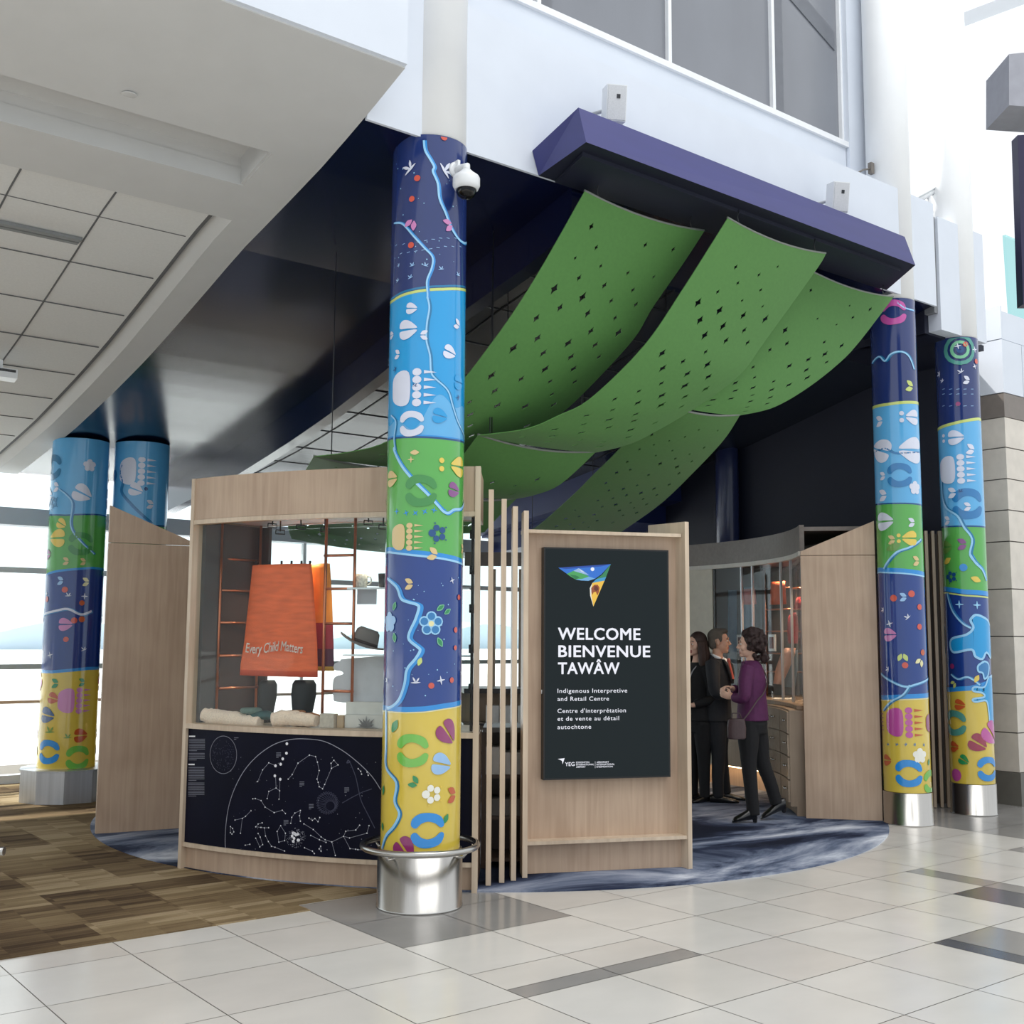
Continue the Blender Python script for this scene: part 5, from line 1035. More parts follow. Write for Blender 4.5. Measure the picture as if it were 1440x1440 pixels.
# what stands in the inner case
def rack(label, pxs, ys, r, ztop, far_=True, grp=None, w_=.011, zbot=1.055):
    fn = far if far_ else rad; t = thing('ladder_rack', label, 'rack', tuple(fn(sum(pxs)/len(pxs), 900, r[0] if isinstance(r, list) else r)), grp)
    rs_l = r if isinstance(r, list) else [r]*len(pxs)
    for px, r1_ in zip(pxs, rs_l):
        P = fn(px, 880, r1_); q = MB(); q.tube([(P.x, P.y, zbot), (P.x, P.y, ztop)], w_, 10); q.build('upright', copper, t)
    for y in ys:
        for a, b2, ra_, rb_ in zip(pxs, pxs[1:], rs_l, rs_l[1:]):
            A_, B_ = fn(a, y, ra_), fn(b2, y, rb_); z = (A_.z+B_.z)/2; q = MB(); q.tube([(A_.x, A_.y, z), (B_.x, B_.y, z)], w_*.9, 8); q.build('rung', copper, t)
    return t
rack('copper ladder rack at the right of the inner display case', [1077, 1113, 1131], [790, 827, 857, 888, 919, 945], 3.55, 2.5)
def hang_shape(nm, label, cat, outline, r, thick, m, fn, rip=.012, seed=0, grp=None, mats=None, rowmat=None, part='cloth'):
    """a hanging cloth body: rows of (y, left px, right px); closed tube with folds"""
    t = thing(nm, label, cat, tuple(fn((outline[0][1]+outline[0][2])/2, outline[0][0], r)), grp); q = MB(); n = 40; rows = []
    dense = []
    for (y0_, l0, r0), (y1_, l1, r1) in zip(outline, outline[1:]):
        k = max(1, int(abs(y1_-y0_)/6))
        for i in range(k): f = i/k; dense.append((y0_+(y1_-y0_)*f, l0+(l1-l0)*f, r0+(r1-r0)*f))
    dense.append(outline[-1]); v = []; f = []; mi = []
    for i, (y, l_, r_) in enumerate(dense):
        z = fn((l_+r_)/2, y, r).z
        for j in range(n):
            a = 2*PI*j/n; px = (l_+r_)/2+(r_-l_)/2*math.cos(a); rr_ = r+thick*math.sin(a)*(1 if abs(math.sin(a)) > .1 else .5)+rip*math.sin(j*2.9+seed+.15*i)*(.3+.7*i/len(dense)); P = fn(px, y, rr_); v.append((P.x, P.y, z))
    for i in range(len(dense)-1):
        for j in range(n): q.f.append([i*n+j, i*n+(j+1) % n, (i+1)*n+(j+1) % n, (i+1)*n+j]); q.mi.append(rowmat(dense[i][0]) if rowmat else 0); q.sm.append(True)
    q.v = v; q.face([v[j] for j in range(n)], 0); q.face([v[(len(dense)-1)*n+j] for j in range(n)][::-1], 0)
    q.build(part, mats or m, t); return t
red = mat('red_cloth', (190, 44, 48), .8, var=.12)
t = hang_shape('jacket', 'red jacket hanging in the inner display case', 'jacket', [(862, 1112, 1119), (868, 1108, 1122), (885, 1107, 1123), (905, 1108, 1122)], 3.42, .06, red, far)
t = hang_shape('hat', 'red knitted hat above the red jacket in the inner case', 'hat', [(840, 1121, 1125), (845, 1118, 1129), (856, 1117, 1130)], 3.42, .05, red, far)
t = hang_shape('shawl', 'peach fringed shawl draped below the red jacket in the inner case', 'shawl', [(911, 1104, 1119), (920, 1098, 1118), (940, 1091, 1110), (962, 1087, 1100)], 3.36, .03, mat('peach_wool', (218, 168, 148), .9, var=.15), far)
t = hang_shape('blanket', 'blue-grey cloth beside the peach shawl in the inner case', 'cloth', [(914, 1112, 1122), (940, 1108, 1122), (966, 1098, 1118)], 3.46, .03, mat('slate_blue_cloth', (112, 130, 148), .9, var=.1), far)
for px, lb in ((1042, 'small white framed card in the inner case, left of the curly-haired woman'), (1086, 'small white framed card in the inner case, right of the curly-haired woman')):
    P = far(px, 904, 3.4); a = math.atan2(P.y-KC[1], P.x-KC[0]); t = thing('picture_frame', lb, 'frame', tuple(P), 'framed cards in the inner case')
    q = MB(); q.box(tuple(P), (.02, .12, .19), a); q.build('frame', plastic_white, t); nrm_ = Vector((-math.cos(a), -math.sin(a), 0)); q = MB(); q.box(tuple(P+nrm_*.011), (.006, .075, .13), a); q.build('print', mat('card_print', (110, 60, 50), .6, var=.5, scale=30), t)
P = far(1103, 984, 3.2); q = MB(); q.box((P.x, P.y, 1.062), (.3, .22, .012), .6); tag(q.build('leaflet', mat('leaflet_paper', (214, 210, 202), .7)), 'white leaflet lying on the counter of the inner case', 'leaflet')
for k, (px, y0_, y1_, c_) in enumerate(((1030, 830, 975, (128, 152, 178)), (1052, 826, 975, (150, 172, 196)))):
    hang_shape('scarf', ('pale blue scarf at the left of the inner case', 'lighter blue shawl hanging behind the curly-haired woman')[k], 'scarf', [(y0_, px-6, px+6), (y1_, px-7, px+7)], 3.5, .02, mat('scarf_blue_%s' % ('deep', 'light')[k], c_, .8), far)
t = hang_shape('blouse', 'pink blouse at the top of the inner case', 'blouse', [(828, 1046, 1062), (850, 1043, 1064)], 3.45, .03, mat('pink_cloth', (214, 150, 150), .8), far)
t = hang_shape('vest', 'orange vest hanging beside the copper rack in the inner case', 'vest', [(818, 1084, 1104), (850, 1082, 1106)], 3.4, .03, mat('orange_vest', (206, 96, 60), .8, var=.2), far)

# far display case seen through the slats
back = thing('display_case', 'back display case seen between the slats, bright window behind it', 'display case', tuple(ka(50, 3.4)))
q = MB(); q.arc(KC, 3.06, 3.10, 38, 60, 2.62, 2.80); q.arc(KC, 3.1, 3.78, 38, 60, 2.77, 2.80); q.build('header', header_shaded, back)
q = MB(); q.arc(KC, 3.065, 3.073, 38, 60, 1.05, 2.62, n=20); q.build('glass_front', clear_glass, back)
q = MB(); q.arc(KC, 3.0, 3.78, 38, 60, .99, 1.05); q.build('counter', mat('dark_counter', (70, 66, 64), .4), back)
q = MB(); q.arc(KC, 3.4, 3.44, 38, 60, .01, .99); q.build('back_panel', birch_dark, back)
q = MB(); q.arc(KC, 3.05, 3.4, 38, 60, .58, .61); q.build('shelf', mat('dark_shelf', (52, 46, 42), .4), back)
q = MB(); q.arc(KC, 3.05, 3.4, 38, 60, .22, .25); q.build('shelf', mat('dark_shelf', (52, 46, 42), .4), back)
for dg in (47.2, 53.0): q = MB(); q.arc(KC, 3.70, 3.76, dg-.5, dg+.5, 1.05, 2.62, n=2); q.build('upright', birch, back)
for k, (dg, lb) in enumerate(((45.5, 'white carton on the shelf under the back case counter, right one'), (49.3, 'white carton on the shelf under the back case counter, middle one'), (53, 'white carton on the shelf under the back case counter, left one'))):
    P = ka(dg, 3.22, .72); q = MB(); q.box(tuple(P), (.22, .17, .22), math.radians(dg), bev=.01); o = q.build('carton', mat('white_carton', (216, 214, 208), .6), loc=tuple(P)); tag(o, lb, 'box', 'cartons under the back case')

# ------------------------------------------------------------------ contents of the front display case
SK = [mat('skirt_orange', (232, 106, 58), .6, var=.14, scale=7, stretch=(1, 1, 5), bump=.25), mat('skirt_orange_deep', (206, 76, 42), .6, var=.1), mat('skirt_amber', (240, 148, 50), .6, var=.12), mat('ribbon_crimson', (160, 40, 56), .5), mat('ribbon_plum', (88, 36, 62), .5), mat('ribbon_yellow', (220, 172, 70), .5)]
RS = 3.52
sk = hang_shape('ribbon_skirt', 'orange ribbon skirt lettered Every Child Matters in the front display case', 'skirt', [(794, 355, 438), (815, 353, 440), (860, 348, 443), (905, 343, 446), (935, 338, 447), (951, 337, 447)], RS, .06, None, rad, rip=.009, mats=SK[:2], rowmat=lambda y: 1 if y > 938 else 0)
q = MB()
for px in (360, 378, 396, 410, 424, 436): P = rad(px, 792, RS); q.box((P.x, P.y, P.z), (.012, .012, .035))
q.build('clips', black, sk)
v, f, w_, cap = text_mesh('Every Child Matters', .012, .25, .95); q = MB(); P0_, P1_ = rad(345, 912, RS+.075), rad(426, 916, RS+.075)
q.mesh([tuple(rad(345+81*(x/w_), 917-14*(y/cap)*.95+2*math.sin(x), RS+.078)) for x, y in v], f); q.build('lettering', mat('skirt_lettering', (252, 236, 226), .6), sk)
hang_shape('ribbon_skirt', 'amber ribbon skirt with crimson and plum bands behind the lettered skirt', 'skirt', [(793, 424, 464), (840, 422, 467), (900, 418, 469), (943, 416, 470)], 3.34, .04, None, rad, rip=.008, mats=SK[2:6], seed=2, rowmat=lambda y: 0 if y < 872 else 1 if y < 912 else 2 if y < 932 else 3)
rack('copper ladder rack at the left of the front display case', [308, 363], [787, 831, 876, 922, 967], [3.57, 3.215], 2.57, False, 'ladder racks in the front case')
rack('copper ladder rack right of the skirts in the front display case', [456, 497], [781, 828, 877, 972], 3.55, 2.57, False, 'ladder racks in the front case')
for k, (px, lb) in enumerate(((377, 'left black mannequin leg under the lettered skirt'), (428, 'right black mannequin leg under the lettered skirt'))):
    A_, B_ = rad(px, 962, 3.42), rad(px-3, 1006, 3.42); q = MB(); q.tube([A_+Vector((0, 0, .03)), A_, A_.lerp(B_, .35), A_.lerp(B_, .75), B_, Vector((B_.x, B_.y, 1.057))], [.05, .068, .072, .06, .052, .055] if k == 0 else [.07, .088, .092, .08, .07, .07], 18)
    tag(q.build('mannequin_leg', mat('mannequin_black', (22, 26, 28), .6, var=.2)), lb, 'mannequin', 'mannequin legs under the skirts')
fur = mat('cream_fur', (246, 222, 200), .95, var=.1, scale=90, bump=.8, sheen=.4)
def furroll(label, pts, r0):
    P = smooth_line([tuple(rad(x, y, rr_)) for x, y, rr_ in pts], 6); q = MB(); rs = random.Random(len(label)); q.tube(P, [r0*(.72+.28*math.sin(PI*min(1, (i+2)/len(P)*1.05)))*rs.uniform(.9, 1.1) for i in range(len(P))], 16)
    tag(q.build('fur_cuff', fur), label, 'fur', 'fur cuffs on the case floor')
furroll('long cream fur roll at the left corner of the front display case floor', [(287, 1005, 3.68), (300, 1008, 3.66), (318, 1010, 3.64), (345, 1013, 3.64), (366, 1016, 3.64)], .06)
furroll('cream fur roll between the moccasins and the small block', [(384, 1012, 3.64), (400, 1010, 3.62), (420, 1011, 3.62), (446, 1014, 3.64)], .058)
def moccasin(label, px, py, r, col, a, s_=1.0):
    P = rad(px, py, r); P.z = 1.058; t = thing('moccasin', label, 'shoe', tuple(P), 'moccasins on the case floor'); Mx = Matrix.Rotation(a, 3, 'Z'); q = MB()
    pr_ = [(-.13, .032, .02, .035), (-.11, .042, .03, .05), (-.05, .045, .036, .06), (.02, .047, .04, .055), (.08, .045, .032, .035), (.12, .034, .024, .028), (.14, .012, .012, .02)]; v = []; n = 14
    for x, w2, zc, h in pr_:
        for j in range(n): b3 = 2*PI*j/n; v.append(P+Mx @ Vector((x*s_, w2*math.cos(b3)*s_, (zc+h*.5*math.sin(b3)+.02)*s_)))
    for i in range(len(pr_)-1):
        for j in range(n): q.f.append([i*n+j, i*n+(j+1) % n, (i+1)*n+(j+1) % n, (i+1)*n+j]); q.mi.append(0); q.sm.append(True)
    q.v = [tuple(p) for p in v]; q.face(v[:n]); q.face(v[-n:][::-1]); q.build('upper', mat('moccasin_'+col[0], col[1], .7, var=.25, scale=40, bump=.3), t)
    q = MB(); q.tube([P+Mx @ Vector(((-.1+.0*k)*s_+.02*math.cos(2*PI*k/16)*s_-0.0, .05*math.sin(2*PI*k/16)*s_, .085*s_)) + Mx @ Vector((.035*math.cos(2*PI*k/16)*s_, 0, 0)) for k in range(16)], .018*s_, 8, closed=True); q.build('cuff', mat('moccasin_cuff_'+col[0], col[2], .9, var=.2, scale=60), t)
moccasin('teal beaded moccasin lying between the fur rolls', 372, 1010, 3.6, ('teal', (44, 84, 84), (96, 120, 112)), -1.0, 1.15)
moccasin('brown suede moccasin lying by the small block', 436, 1006, 3.5, ('brown', (136, 84, 46), (160, 110, 70)), -.4, 1.05)
# shelves, mugs, hat, cartons
def arcshelf(label, px0, px1, y, r0, r1):
    a0_, a1_ = [math.degrees(math.atan2(rad(px, y, r1).y-KC[1], rad(px, y, r1).x-KC[0])) for px in (px0, px1)]; z = rad((px0+px1)/2, y, r1).z
    q = MB(); q.arc(KC, r0, r1, a0_, a1_, z-.012, z); tag(q.build('glass_shelf', mat('frosted_shelf', (232, 236, 238), .15, coat=.4)), label, 'shelf', 'shelves in the front case'); return z
zs1 = arcshelf('upper glass shelf that holds the mugs in the front case', 488, 660, 826, 3.35, 3.62); zs2 = arcshelf('lower white shelf that holds the felt hat in the front case', 482, 660, 921, 3.3, 3.66)
def mug(label, px, col, var):
    P = rad(px, 820, 3.48); P.z = zs1+.001; t = thing('mug', label, 'mug', tuple(P), 'mugs on the upper shelf'); q = MB(); q.lathe([(.034, 0), (.043, .01), (.048, .105), (.044, .105), (.04, .012), (0, .01)], tuple(P), 24); q.build('cup', mat('mug_'+col, var, .3, var=.35, scale=70), t)
    q = MB(); d_ = Vector((.55, -.83, 0)); q.tube([P+d_*.046+Vector((0, 0, .085)), P+d_*.075+Vector((0, 0, .08)), P+d_*.082+Vector((0, 0, .055)), P+d_*.07+Vector((0, 0, .03)), P+d_*.044+Vector((0, 0, .025))], .006, 8); q.build('handle', mat('mug_'+col, var, .3), t)
mug('white patterned mug on the upper shelf of the front case', 508, 'white', (226, 222, 210)); mug('black patterned mug on the upper shelf of the front case', 541, 'black', (38, 38, 42))
P = rad(516, 838, 3.5); q = MB(); a = math.atan2(P.y-KC[1], P.x-KC[0]); q.box(tuple(P), (.004, .15, .12), a); o = q.build('price_card', mat('grey_card', (190, 190, 196), .5)); tag(o, 'grey card hanging just below the mugs', 'card')
P = rad(512, 905, 3.48); P.z = zs2; t = thing('felt_hat', 'grey felt hat with a dark band on the lower shelf of the front case', 'hat', tuple(P)); Mx = Matrix.Rotation(-.6, 3, 'Z') @ Matrix.Rotation(.32, 3, 'Y'); Ph = P+Vector((0, 0, .07))
felt_g = mat('grey_hat_felt', (128, 120, 116), .9, var=.08)
q = MB(); v = []; n = 32
for r_, z_, wv in ((.17, .012, .02), (.165, .002, .018), (.13, -.006, .01), (.085, .0, 0), (.08, .05, 0), (.072, .095, 0), (.055, .115, 0), (.03, .105, 0), (0.001, .1, 0)):
    for j in range(n): b3 = 2*PI*j/n; v.append(Ph+Mx @ Vector((r_*1.12*math.cos(b3), r_*.9*math.sin(b3), z_+wv*math.cos(2*b3))))
for i in range(8):
    for j in range(n): q.f.append([i*n+j, i*n+(j+1) % n, (i+1)*n+(j+1) % n, (i+1)*n+j]); q.mi.append(0); q.sm.append(True)
q.v = [tuple(p) for p in v]; o = q.build('crown_and_brim', felt_g, t); md = o.modifiers.new('felt', 'SOLIDIFY'); md.thickness = .004
q = MB(); q.lathe([(.0885, .004), (.0865, .026)], tuple(Ph), 32, M=Mx @ Matrix.Diagonal((1.12, .9, 1))); o = q.build('hat_band', mat('hat_band_brown', (62, 46, 40), .6), t); md = o.modifiers.new('felt', 'SOLIDIFY'); md.thickness = .004
card_w = mat('white_carton', (216, 214, 208), .6)
def radbox(nm, label, cat, px0, px1, y0_, y1_, r, dp, m, grp=None, zb=None):
    A_, B_ = rad(px0, y1_, r), rad(px1, y1_, r); z0_, z1_ = (A_.z+B_.z)/2, rad((px0+px1)/2, y0_, r).z
    if zb is not None: z0_ = zb
    d_ = Vector((B_.x-A_.x, B_.y-A_.y, 0)); n_ = Vector((d_.y, -d_.x, 0)).normalized(); c_ = (A_+B_)/2-n_*dp/2
    q = MB(); q.box((c_.x, c_.y, (z0_+z1_)/2), (d_.length, dp, z1_-z0_), math.atan2(d_.y, d_.x), bev=.004); o = q.build(nm, m, loc=(c_.x, c_.y, z0_)); tag(o, label, cat, grp); return o, c_, d_.normalized(), n_, z0_, z1_
b_lo = radbox('carton', 'lower white carton printed with a grey starburst on the case sill', 'box', 484, 590, 1006, 1027, 3.6, .2, card_w, 'cartons in the front case', zb=1.057)
radbox('carton', 'upper white carton stacked on the starburst carton', 'box', 486, 590, 988, 1006, 3.58, .18, card_w, 'cartons in the front case', zb=b_lo[5]+.001)
o, c_, d_, n_, z0_, z1_ = b_lo; q = MB(); pc = Vector((rad(515, 1018, 3.6).x, rad(515, 1018, 3.6).y, z0_))+n_*.002
for k in range(9):
    a = PI*k/8; L_ = .085*(1 if k % 2 == 0 else .75); tip_ = pc+d_*math.cos(a)*L_+Vector((0, 0, max(.006, min(z1_-z0_-.004, math.sin(a)*L_*1.15)))); e0 = pc+d_*math.cos(a-.28)*.035+Vector((0, 0, .006+math.sin(max(0, a-.28))*.035)); e1 = pc+d_*math.cos(a+.28)*.035+Vector((0, 0, .006+max(0, math.sin(a+.28))*.035)); q.face([pc+Vector((0, 0, .004)), e0, tip_, e1])
ob = q.build('starburst_print', mat('starburst_grey', (120, 118, 118), .6), o); md = ob.modifiers.new('ink', 'SOLIDIFY'); md.thickness = .001
radbox('gift_block', 'small printed block beside the cartons on the case sill', 'block', 449, 469, 1004, 1026, 3.66, .07, mat('block_print', (196, 186, 172), .6, var=.12, scale=50), None, zb=1.057)
radbox('gift_block', 'plain tan block between the printed block and the starburst carton', 'block', 473, 482, 1006, 1027, 3.62, .06, mat('tan_block', (196, 170, 140), .6), None, zb=1.057)
# open carton lid: a board with a notch, leaning upright
pts = [(478, 930), (490, 926), (590, 926), (590, 988), (482, 988), (469, 980), (468, 962), (471, 952), (482, 948), (480, 944), (470, 942), (470, 934)]
t_ = [rad(x, y, 3.5) for x, y in closed_smooth(pts, 3)]; q = MB(); q.face(t_); o = q.build('carton_lid', mat('lid_grey_white', (204, 204, 208), .6)); md = o.modifiers.new('card', 'SOLIDIFY'); md.thickness = .006
tag(o, 'large pale open carton lid with a notched edge standing under the hat shelf', 'cardboard')
# spotlights under the case ceiling
for k, (px, py, lb) in enumerate(((383, 742, 'leftmost small black spotlight under the front case ceiling'), (394, 751, 'second small black spotlight from the left in the front case'), (423, 744, 'third small black spotlight from the left in the front case'), (457, 748, 'small black spotlight at the left copper upright in the front case'), (518, 738, 'small black spotlight above the white mug'), (539, 744, 'small black spotlight beside the front column in the front case'))):
    P = rad(px, py, 3.42); t = thing('spotlight', lb, 'spotlight', tuple(P), 'spotlights in the front case'); dn = Vector((-.25 if k % 2 else .2, .1, -.95)).normalized()
    q = MB(); q.tube([P+Vector((0, 0, .02)), (P.x, P.y, 2.575)], .006, 8); q.build('stem', black, t)
    q = MB(); q.tube([P-dn*.02, P-dn*.02, P+dn*.075], [.02, .03, .034], 16); q.build('lamp_head', black, t)
    q = MB(); q.tube([P+Vector((-.036, 0, .03)), P+Vector((-.038, 0, -.0)), P+Vector((.038, 0, -.0)), P+Vector((.036, 0, .03)), P+Vector((-.036, 0, .03))], .005, 6); q.build('yoke', black, t)
    if k in (0, 2, 4): spot('case_spot', P+dn*.09, P+dn+Vector((0, 0, -.2)), 16, 95, (1, .88, .72))
# clamp pole at the right end of the front case
P = rad(664, 880, 3.66); t = thing('clamp_pole', 'black pole with clamps at the right end of the front display case', 'pole', (P.x, P.y, 1.055)); q = MB(); q.tube([(P.x, P.y, 1.056), (P.x, P.y, 2.56)], .012, 10); q.build('pole', black, t)
for z_ in (1.35, 1.62, 1.9, 2.17, 2.42): q = MB(); q.tube([(P.x, P.y, z_-.03), (P.x, P.y, z_+.03)], .024, 10); q.build('clamp', black, t)

# ------------------------------------------------------------------ people
RR = Vector((0.788, -0.6157, 0)); FF = Vector((0.6157, 0.788, 0))
class Fig:
    """pixel-measured figure: local x = right, y = away, z = up, in metres from the feet"""
    def __init__(s, base, px0, py0, ppm): s.b = Vector((base[0], base[1], 0.012)); s.px0 = px0; s.py0 = py0; s.k = ppm
    def L(s, X, Y, y=0.0): return Vector((((960+X*.2153)-s.px0)/s.k, y, (s.py0-(860+Y*.2153))/s.k))
    def W(s, p): return s.b+RR*p[0]+FF*p[1]+Vector((0, 0, p[2]))
def solid(fig, build, name, mats, parent, voxel=.008, smooth=3, paint=None, sub=False):
    q = MB(); build(q); v = [fig.W(p) for p in q.v]; q.v = [tuple(p) for p in v]
    o = q.build('tmp', mats); md = o.modifiers.new('r', 'REMESH'); md.mode = 'VOXEL'; md.voxel_size = voxel; md.use_smooth_shade = True
    if smooth: ms = o.modifiers.new('s', 'SMOOTH'); ms.iterations = smooth; ms.factor = .5
    bpy.context.view_layer.update(); me = bpy.data.meshes.new_from_object(o.evaluated_get(bpy.context.evaluated_depsgraph_get())); bpy.data.objects.remove(o)
    off = Vector(parent.location); 
    for vtx in me.vertices: vtx.co = vtx.co-off
    me.materials.clear()
    for m_ in (mats if isinstance(mats, list) else [mats]): me.materials.append(m_)
    for p in me.polygons: p.use_smooth = True; p.material_index = 0
    if paint:
        for p in me.polygons:
            c_ = p.center+off; d_ = c_-fig.b; p.material_index = paint(Vector((d_.dot(RR), d_.dot(FF), d_.z)))
    o = bpy.data.objects.new(name, me); COL.objects.link(o); o.parent = parent; return o
def rings(q, rs_, n=20):
    """rs_: (centre, lateral half width, depth half width, facing angle)"""
    v = []; f = []
    for c_, a, b2, ang in rs_:
        fw = Vector((math.cos(ang), math.sin(ang), 0)); lt = Vector((-fw.y, fw.x, 0))
        for j in range(n): t = 2*PI*j/n; v.append(Vector(c_)+lt*a*math.cos(t)+fw*b2*math.sin(t))
    for i in range(len(rs_)-1):
        for j in range(n): f.append([i*n+j, i*n+(j+1) % n, (i+1)*n+(j+1) % n, (i+1)*n+j])
    f += [list(range(n))[::-1], [(len(rs_)-1)*n+j for j in range(n)]]; q.mesh(v, f, 0, True)
def limb(q, pts, r): q.tube(smooth_line([tuple(p) for p in pts], 5), [lerp_tab([(i/(len(r)-1), r[i]) for i in range(len(r))], k/((len(pts)-1)*5)) for k in range((len(pts)-1)*5+1)], 14)
def hand(q, wrist, d, palm_n, curl=.5, side=1):
    """palm with four bent fingers and a thumb; d = pointing direction, palm_n = palm normal"""
    d = d.normalized(); n = (palm_n-d*palm_n.dot(d)).normalized(); w_ = d.cross(n)
    q.ell(wrist+d*.045, (.045, .038, .016), M=Matrix((d, w_, n)).transposed(), n=12)
    for i, (o_, l_) in enumerate(((-.028, .062), (-.0095, .072), (.0095, .068), (.027, .052))):
        p0 = wrist+d*.075+w_*o_; a1 = curl*.6; a2 = curl*1.5; d1 = d*math.cos(a1)+n*math.sin(a1); d2 = d*math.cos(a2)+n*math.sin(a2); p1 = p0+d1*l_*.5; p2 = p1+d2*l_*.35; p3 = p2+(d*math.cos(a2*1.3)+n*math.sin(a2*1.3))*l_*.3
        q.tube([p0-d*.02, p0, p1, p2, p3], [.009, .0092, .0085, .0078, .0062], 8)
    t0 = wrist+d*.02-w_*.025*side; q.tube([t0, t0+(d*.5-w_*side*.8+n*.25).normalized()*.035, t0+(d*.9-w_*side*.6+n*.5).normalized()*.066], [.012, .0105, .008], 8)
def head(q, c_, ang, s_=1.0, jaw=1.0):
    fw = Vector((math.cos(ang), math.sin(ang), 0)); lt = Vector((-fw.y, fw.x, 0)); up = Vector((0, 0, 1)); Mx = Matrix((fw, lt, up)).transposed(); P = lambda a, b2, z: c_+(fw*a+lt*b2+up*z)*s_
    q.ell(P(-.012, 0, .03), (.098*s_, .077*s_, .098*s_), M=Mx, n=24); q.ell(P(.022, 0, -.045), (.07*s_, .06*jaw*s_, .07*s_), M=Mx, n=20); q.ell(P(.066, 0, -.092), (.026*s_, .03*jaw*s_, .022*s_), M=Mx, n=14)
    q.tube([P(.083, 0, .028), P(.098, 0, .0), P(.112, 0, -.022), P(.1, 0, -.03)], [.008*s_, .0105*s_, .0125*s_, .009*s_], 8); q.ell(P(.098, .012, -.026), (.01*s_, .009*s_, .008*s_), n=10); q.ell(P(.098, -.012, -.026), (.01*s_, .009*s_, .008*s_), n=10)
    q.tube([P(.075, -.045, .037), P(.089, -.02, .042), P(.09, 0, .036), P(.089, .02, .042), P(.075, .045, .037)], .009*s_, 8)
    q.tube([P(.078, -.024, -.058), P(.09, 0, -.054), P(.078, .024, -.058)], .007*s_, 8); q.tube([P(.076, -.022, -.069), P(.089, 0, -.068), P(.076, .022, -.069)], .0075*s_, 8)
    for sd in (-1, 1): q.ell(P(.055, sd*.045, -.02), (.03*s_, .02*s_, .03*s_), M=Mx, n=12); q.ell(P(-.01, sd*.079, -.005), (.02*s_, .009*s_, .033*s_), M=Mx, n=12)
    return P
def face_parts(fig, P, par, eye=(50, 36, 28), brow=(70, 56, 46)):
    for sd in (-1, 1):
        q = MB(); q.ell(P(.079, sd*.031, .012), (.0105, .0125, .0085), n=12); q.v = [tuple(fig.W(p)) for p in q.v]; e = q.build('eye', mat('eye_white', (228, 222, 214), .2), par)
        q = MB(); q.ell(P(.0868, sd*.0315, .012), (.0045, .0062, .0062), n=10); q.v = [tuple(fig.W(p)) for p in q.v]; q.build('iris', mat('iris_dark', eye, .15), e)
        q = MB(); q.tube([P(.086, sd*.014, .04), P(.088, sd*.03, .045), P(.078, sd*.05, .04)], .0045, 6); q.v = [tuple(fig.W(p)) for p in q.v]; q.build('eyebrow', mat('eyebrow_hair', brow, .8), par)
def shoe(q, heel, toe, w_=.042, h=.07, hb=0.0):
    d = toe-heel; L_ = d.length; d.normalize(); lt = Vector((-d.y, d.x, 0)).normalized(); v = []; n = 14
    pr_ = [(0, .7, .9), (.06, .85, 1.0), (.25, .85, 1.05), (.45, .95, .8), (.65, 1.1, .62), (.85, .95, .45), (.97, .55, .3), (1, .2, .2)]; f = []
    for t, a, b2 in pr_:
        c_ = heel+d*L_*t
        for j in range(n): g = 2*PI*j/n; v.append(c_+lt*w_*a*math.cos(g)+Vector((0, 0, max(0, h*b2*(.5+.5*math.sin(g))))))
    for i in range(len(pr_)-1):
        for j in range(n): f.append([i*n+j, i*n+(j+1) % n, (i+1)*n+(j+1) % n, (i+1)*n+j])
    f += [list(range(n))[::-1], [(len(pr_)-1)*n+j for j in range(n)]]; q.mesh(v, f, 0, True)
skin_m = mat('skin_light', (206, 160, 136), .5, var=.04, scale=20); skin_w = mat('skin_fair', (218, 176, 154), .5, var=.04, scale=20); lips = mat('lip_colour', (164, 92, 86), .5)
suit = mat('charcoal_suit', (26, 28, 34), .8, var=.1, scale=50); black_cloth = mat('black_cloth', (18, 18, 21), .85, var=.12, scale=40); shoe_black = mat('black_shoe_leather', (16, 15, 15), .3, coat=.3)

# --- the man in the suit
G = Fig((9.14, 8.18), 1012, 1130.5, 136.0); L = G.L
man = thing('person', 'grey-haired person in a dark suit, white shirt and red tie, hands clasped, facing right', 'person', tuple(G.b))
A = math.radians(-28); fw = Vector((math.cos(A), math.sin(A), 0)); lt = Vector((-fw.y, fw.x, 0)); C = lambda Y: L(247, Y)
hc = L(262, 212); hA = math.radians(-12)
sh = {s_: C(345)+lt*.19*s_ for s_ in (-1, 1)}; el = {-1: L(205, 540, -.26), 1: L(300, 530, .2)}; wr_ = {-1: L(292, 553, -.22), 1: L(318, 535, -.12)}
hp = {-1: L(228, 715, -.07), 1: L(265, 715, .09)}; kn = {-1: L(236, 960, -.08), 1: L(276, 955, .12)}; an = {-1: L(226, 1195, -.07), 1: L(300, 1185, .14)}
PH = {}
def bman(q):
    PH['m'] = head(q, hc, hA, 1.03, 1.08); q.tube([hc+Vector((-.02, 0, -.07)), L(247, 300), L(247, 345)], [.055, .056, .075], 16)
    rings(q, [(C(335), .15, .075, A), (C(430), .155, .1, A), (C(560), .14, .095, A), (C(700), .15, .1, A), (C(760), .12, .09, A)])
    for s_ in (-1, 1):
        limb(q, [sh[s_]-lt*.03*s_, el[s_], wr_[s_]], [.05, .042, .04, .034, .026]); limb(q, [hp[s_], kn[s_], an[s_], an[s_]+Vector((0, 0, -.05))], [.08, .07, .052, .045, .036, .034])
        q.tube([an[s_]+Vector((-.02, 0, -.05)), an[s_]+Vector((.02, 0, -.06))], [.034, .03], 10)
    hand(q, wr_[-1], Vector((.9, .1, .25)), Vector((.2, .9, -.1)), .7, 1); hand(q, wr_[1], Vector((-.3, -.8, -.15)), Vector((-.7, .2, -.3)), .8, -1)
